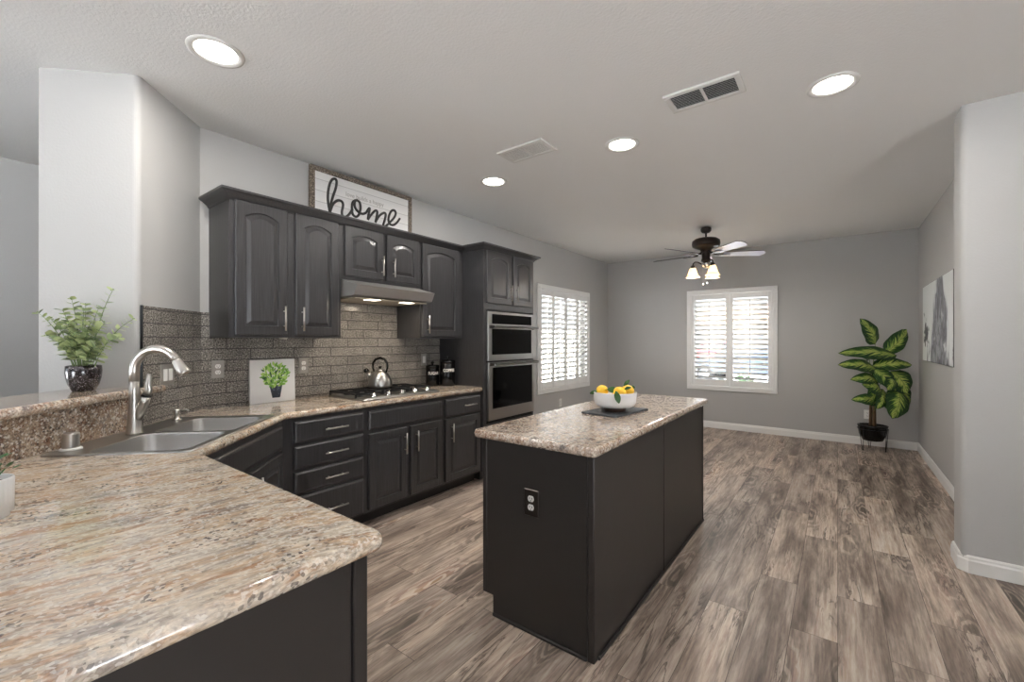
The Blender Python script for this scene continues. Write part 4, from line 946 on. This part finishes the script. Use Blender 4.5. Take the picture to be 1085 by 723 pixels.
# ---------------------------------------------------------------- dieffenbachia in the back corner
pc = Vector((.345, 6.98, 0))
t = thing('potted_dieffenbachia', 'tall leafy plant with yellow-green variegated leaves in a black pot in the back corner', 'plant', pc)
MB().lathe([(.085, .125), (.10, .130), (.135, .20), (.148, .30), (.152, .315), (.146, .316), (.140, .30)], seg=32).build('pot', black_m, t)
MB().lathe([(.139, .298), (.08, .306), (0, .308)], seg=20, cap0=False, cap1=False).build('soil', soil, t)
mb = MB()
for k in range(3):
    a0 = R(100 + 120 * k)
    for da in (-.22, .22): mb.tube([(.150 * math.cos(a0 + da), .150 * math.sin(a0 + da), .285), (.128 * math.cos(a0 + da * .2), .128 * math.sin(a0 + da * .2), .004)], .003, 6)
mb.tube([(.152 * math.cos(a), .152 * math.sin(a), .27) for a in [2 * PI * i / 28 for i in range(29)]], .003, 6); mb.build('wire_stand', iron, t)
# image plane of the photo at this depth: 1 px = .01176 m, horizontal axis rt
rt3, fw3 = Vector((.799, .602, 0)), Vector((.602, -.799, 0))
def ip3(px, py, d=0): return rt3 * ((px - 928) * .01165) + fw3 * d + Vector((0, 0, 1.365 - (py - 361) * .01165))
leaves = [((926.5, 365), (908, 338), 9.5, .10, .0), ((938, 374), (958, 349), 10, .08, .0), ((947, 377), (882, 371), 8.5, .14, -.04), ((924, 391), (879, 382), 8.0, .18, -.05), ((921, 388), (958, 383), 8.0, .15, -.04), ((926, 404), (892, 397), 7.5, .18, -.05),
    ((929, 415), (903, 405), 10.0, .2, -.01), ((926, 426), (896, 419), 7.0, .14, -.04), ((940, 393), (951, 416), 14.0, .18, .0), ((945, 410), (960, 425), 10, .10, -.02), ((946, 412), (932, 441), 14, .22, .0), ((920, 391), (938, 410), 9, .2, -.03), ((924, 408), (916, 424), 8.0, .12, -.03), ((930, 405), (946, 396), 7.0, .06, -.02), ((922, 380), (903, 369), 7.5, .06, -.02), ((932, 412), (921, 432), 8.0, .16, .0), ((934, 420), (944, 438), 7.0, .1, .0), ((927, 398), (912, 388), 6.5, .1, -.01), ((936, 398), (926, 412), 8.5, .24, .0)]
rd = random.Random(21); stm = MB()
for k in range(4):
    a = 1.57 * k + .4; r_ = .028; stm.tube([(math.cos(a) * r_, math.sin(a) * r_, .30), (math.cos(a) * r_ * .9, math.sin(a) * r_ * .9, .55), (math.cos(a) * .02, math.sin(a) * .02, .78)], [.012, .010, .007], 8)
stm.build('trunk', stem_brown, t)
for i, (bs, tp, wpx, dep, sag) in enumerate(leaves):
    base, tip = ip3(*bs, d=dep * .6), ip3(*tp, d=dep); w_ = wpx * .01165; n = 10; d = tip - base
    sd = d.cross(fw3 + Vector((0, 0, .55 if abs(d.z) < abs(d.length) * .55 else .1))).normalized(); nr = sd.cross(d).normalized()
    if nr.dot(fw3) < 0: nr = -nr
    bm = bmesh.new(); uvl = bm.loops.layers.uv.new('UVMap'); G = []; UV = []
    for r_ in range(n + 1):
        u = r_ / n; prof = (math.sin(PI * u ** .80) ** .62 if 0 < u < 1 else .0) * (1 - .15 * u); c = base + d * u + nr * (.05 * math.sin(PI * u)) + Vector((0, 0, sag * (u ** 2)))
        row = []; ru = []
        for c_ in range(-3, 4):
            s_ = c_ / 3; wv = .006 * math.sin(u * 17 + c_ * 2 + i); row.append(bm.verts.new(c + sd * (w_ * prof * s_) - nr * (abs(s_) ** 1.5 * w_ * prof * .18) + nr * wv * abs(s_))); ru.append((s_, u))
        G.append(row); UV.append(ru)
    for r_ in range(n):
        for c_ in range(6):
            f = bm.faces.new((G[r_][c_], G[r_][c_ + 1], G[r_ + 1][c_ + 1], G[r_ + 1][c_])); f.smooth = True
            for lp, uvv in zip(f.loops, (UV[r_][c_], UV[r_][c_ + 1], UV[r_ + 1][c_ + 1], UV[r_ + 1][c_])): lp[uvl].uv = uvv
    me = bpy.data.meshes.new('leaf'); bm.to_mesh(me); bm.free(); me.materials.append(vleaf); o = bpy.data.objects.new('leaf', me); COL.objects.link(o); o.parent = t
    mb = MB(); b0 = Vector((rd.uniform(-.02, .02), rd.uniform(-.02, .02), max(.45, min(.74, base.z - .25)))); mid = b0 * .45 + base * .55 + Vector((0, 0, .03)); mb.tube([b0, mid, base, base + d * .06], [.006, .005, .004, .003], 6); mb.build('leaf_stalk', stem_green, o)

# ---------------------------------------------------------------- painting on the right wall
t = thing('abstract_painting', 'grey and white abstract canvas on the right wall beyond the wing wall', 'painting', (XR - .001, 6.677, 1.145), R(-90))
MB().bbox(0, 1.585, -.034, -.0008, 0, .815, b=.002).build('canvas', abs_m, t)
MB().box(-.0035, 1.5885, -.030, -.0009, -.0035, .8185).build('edge', simple('canvas_edge', rgb(96, 92, 90), .6), t)

# ---------------------------------------------------------------- ceiling fan
t = thing('ceiling_fan', 'dark bronze ceiling fan with five blades and three bell-shaded lamps', 'ceiling fan', (-1.303, 5.719, 2.43))
dz = CZ - 2.43
MB().lathe([(.058, dz - .001), (.062, dz - .015), (.060, dz - .04), (.045, dz - .06), (.015, dz - .07)], seg=28).build('canopy', bronze, t)
MB().tube([(0, 0, dz - .06), (0, 0, .18)], .011, 10).build('rod', bronze, t)
MB().lathe([(.03, .205), (.06, .20), (.13, .190), (.158, .168), (.164, .130), (.156, .100), (.130, .086), (.07, .06), (.05, .02), (.048, -.05), (.055, -.06), (.055, -.085), (.03, -.10)], seg=36).build('motor_housing', bronze, t)
for k in range(5):
    a = R(28.8 + 72 * k); M = Matrix.Rotation(a, 3, 'Z') @ Matrix.Rotation(R(-15), 3, 'X')
    Mh = Matrix.Rotation(a, 3, 'Z')
    pts_ = []
    for u in [i / 12 for i in range(13)]:
        x = .20 + .48 * u; w_ = .052 + .022 * u if u < .88 else (.0715) * math.sqrt(max(.0, 1 - ((u - .88) / .125) ** 2)) + .004; pts_.append((x, w_))
    out = [(x, w_) for x, w_ in pts_] + [(x, -w_) for x, w_ in pts_[::-1]]
    mb = MB(); mb.loops([[M @ Vector((x, y, z)) for x, y in out] for z in (-.003, .003)])
    mb.bm.faces.ensure_lookup_table()
    for f_ in mb.bm.faces: f_.material_index = 0 if len(f_.verts) > 6 and sum(v_.co.z for v_ in f_.verts) < 0 and f_.index % 1 == 0 and max((M.transposed() @ v_.co).z for v_ in f_.verts) < 0 else 1
    bl = mb.build('blade', [blade_m, bronze], t)
    mb = MB(); mb.loops([[Mh @ Vector((x, y, z)) for x, y in ((.10, -.022), (.16, -.014), (.21, -.040), (.27, -.030), (.285, 0), (.27, .030), (.21, .040), (.16, .014), (.10, .022))] for z in (-.016, -.010)])
    mb.tube([Mh @ Vector((.06, 0, .03)), Mh @ Vector((.10, 0, .0)), Mh @ Vector((.15, 0, -.012))], [.012, .010, .008], 8); mb.build('blade_arm', bronze, bl)
MB().lathe([(.03, -.098), (.045, -.105), (.05, -.125), (.042, -.15), (.02, -.165), (.008, -.17)], seg=24).build('light_kit_hub', chrome, t)
for k in range(3):
    a = YA = R(13) + PI + k * 2 * PI / 3; ca, sa = math.cos(a), math.sin(a)
    P = lambda r_, z: (r_ * ca, r_ * sa, z)
    mb = MB(); mb.tube([P(.045, -.12), P(.09, -.09), P(.125, -.085), P(.146, -.105), P(.15, -.135)], .008, 8); arm = mb.build('lamp_arm', bronze, t)
    MB().lathe([(.020, -.128), (.026, -.14), (.028, -.165), (.024, -.168)], P(.15, 0), 16).build('socket_cup', bronze, arm)
    MB().lathe([(.026, -.160), (.036, -.168), (.046, -.20), (.056, -.235), (.072, -.262), (.088, -.280), (.086, -.281), (.069, -.264), (.053, -.236), (.043, -.20), (.033, -.170)], P(.15, 0), 24, cap0=False, cap1=False).build('lamp_shade', shade_glass, arm)
    MB().sphere(P(.15, -.205), .022, .022, .030, 12, 8).build('bulb', lamp_m, arm)
    l = bpy.data.lights.new('fan_lamp', 'POINT'); l.energy = 14.0; l.color = (1, .95, .90); l.shadow_soft_size = .03; lo = bpy.data.objects.new('fan_lamp', l); COL.objects.link(lo); lo.parent = t; lo.location = P(.15, -.262)
for k, (x, y, zl) in enumerate(((-.03, -.02, -.36), (.02, -.03, -.35))):
    MB().tube([(x, y, -.12), (x, y, zl)], .0016, 5).build('pull_chain', nickel, t); MB().sphere((x, y, zl - .012), .009, .009, .013, 10, 6).build('chain_knob', nickel, t)

# ---------------------------------------------------------------- ceiling fittings
def downlight(loc, label):
    t = thing('downlight', label, 'ceiling light', loc, 0, 'recessed ceiling lights')
    MB().lathe([(.120, 0), (.118, -.007), (.106, -.010), (.094, -.006), (.088, -.001)], seg=40, cap0=False, cap1=False).build('trim_ring', vent_white, t)
    MB().lathe([(.089, -.0025), (.0, -.0026)], seg=40, cap0=False, cap1=False).build('lens', lamp_m, t)
    l = bpy.data.lights.new('downlight_lamp', 'AREA'); l.shape = 'DISK'; l.size = .17; l.energy = CAN_POWER; l.color = (1, .96, .90)
    lo = bpy.data.objects.new('downlight_lamp', l); COL.objects.link(lo); lo.parent = t; lo.location = (0, 0, -.012)
downlight((-2.398, .808, CZ), 'lit recessed ceiling light above the corner sink')
downlight((-.023, 2.936, CZ), 'lit recessed ceiling light nearest the right wing wall')
downlight((-1.227, 2.930, CZ), 'lit recessed ceiling light between the two ceiling vents')
downlight((-2.411, 2.932, CZ), 'lit recessed ceiling light above the cooktop aisle near the oven tower')
def vent(loc, label, tilt):
    t = thing('ceiling_vent', label, 'vent', loc, 0, 'ceiling air vents')
    w, d_ = .395, .215
    MB().box(.02, w - .02, .02, d_ - .02, -.003, -.001).build('backing', vent_dark, t)
    mb = MB()
    for a in ((0, w, 0, .028), (0, w, d_ - .028, d_), (0, .03, .028, d_ - .028), (w - .03, w, .028, d_ - .028)): mb.bbox(a[0], a[1], a[2], a[3], -.014, -.0005, b=.003)
    mb.bbox(w / 2 - .006, w / 2 + .006, .028, d_ - .028, -.016, -.002, b=.001); mb.build('frame', vent_white, t)
    mb = MB(); ns = 10
    for k in range(ns):
        y = .028 + (d_ - .056) * (k + .5) / ns; c, s_ = math.cos(R(tilt)) * .0075, math.sin(R(tilt)) * .0075
        for x0, x1 in ((.03, w / 2 - .006), (w / 2 + .006, w - .03)):
            mb.loops([[(x, y - c, -.010 - s_), (x, y + c, -.010 + s_), (x, y + c, -.0088 + s_), (x, y - c, -.0088 - s_)] for x in (x0, x1)])
    mb.build('slats', vent_white, t)
vent((-.80, 2.488, CZ), 'white ceiling vent with dark gaps, nearer the right wing wall', 28)
vent((-2.02, 2.491, CZ), 'white ceiling vent with closed slats, nearer the oven tower', 7)
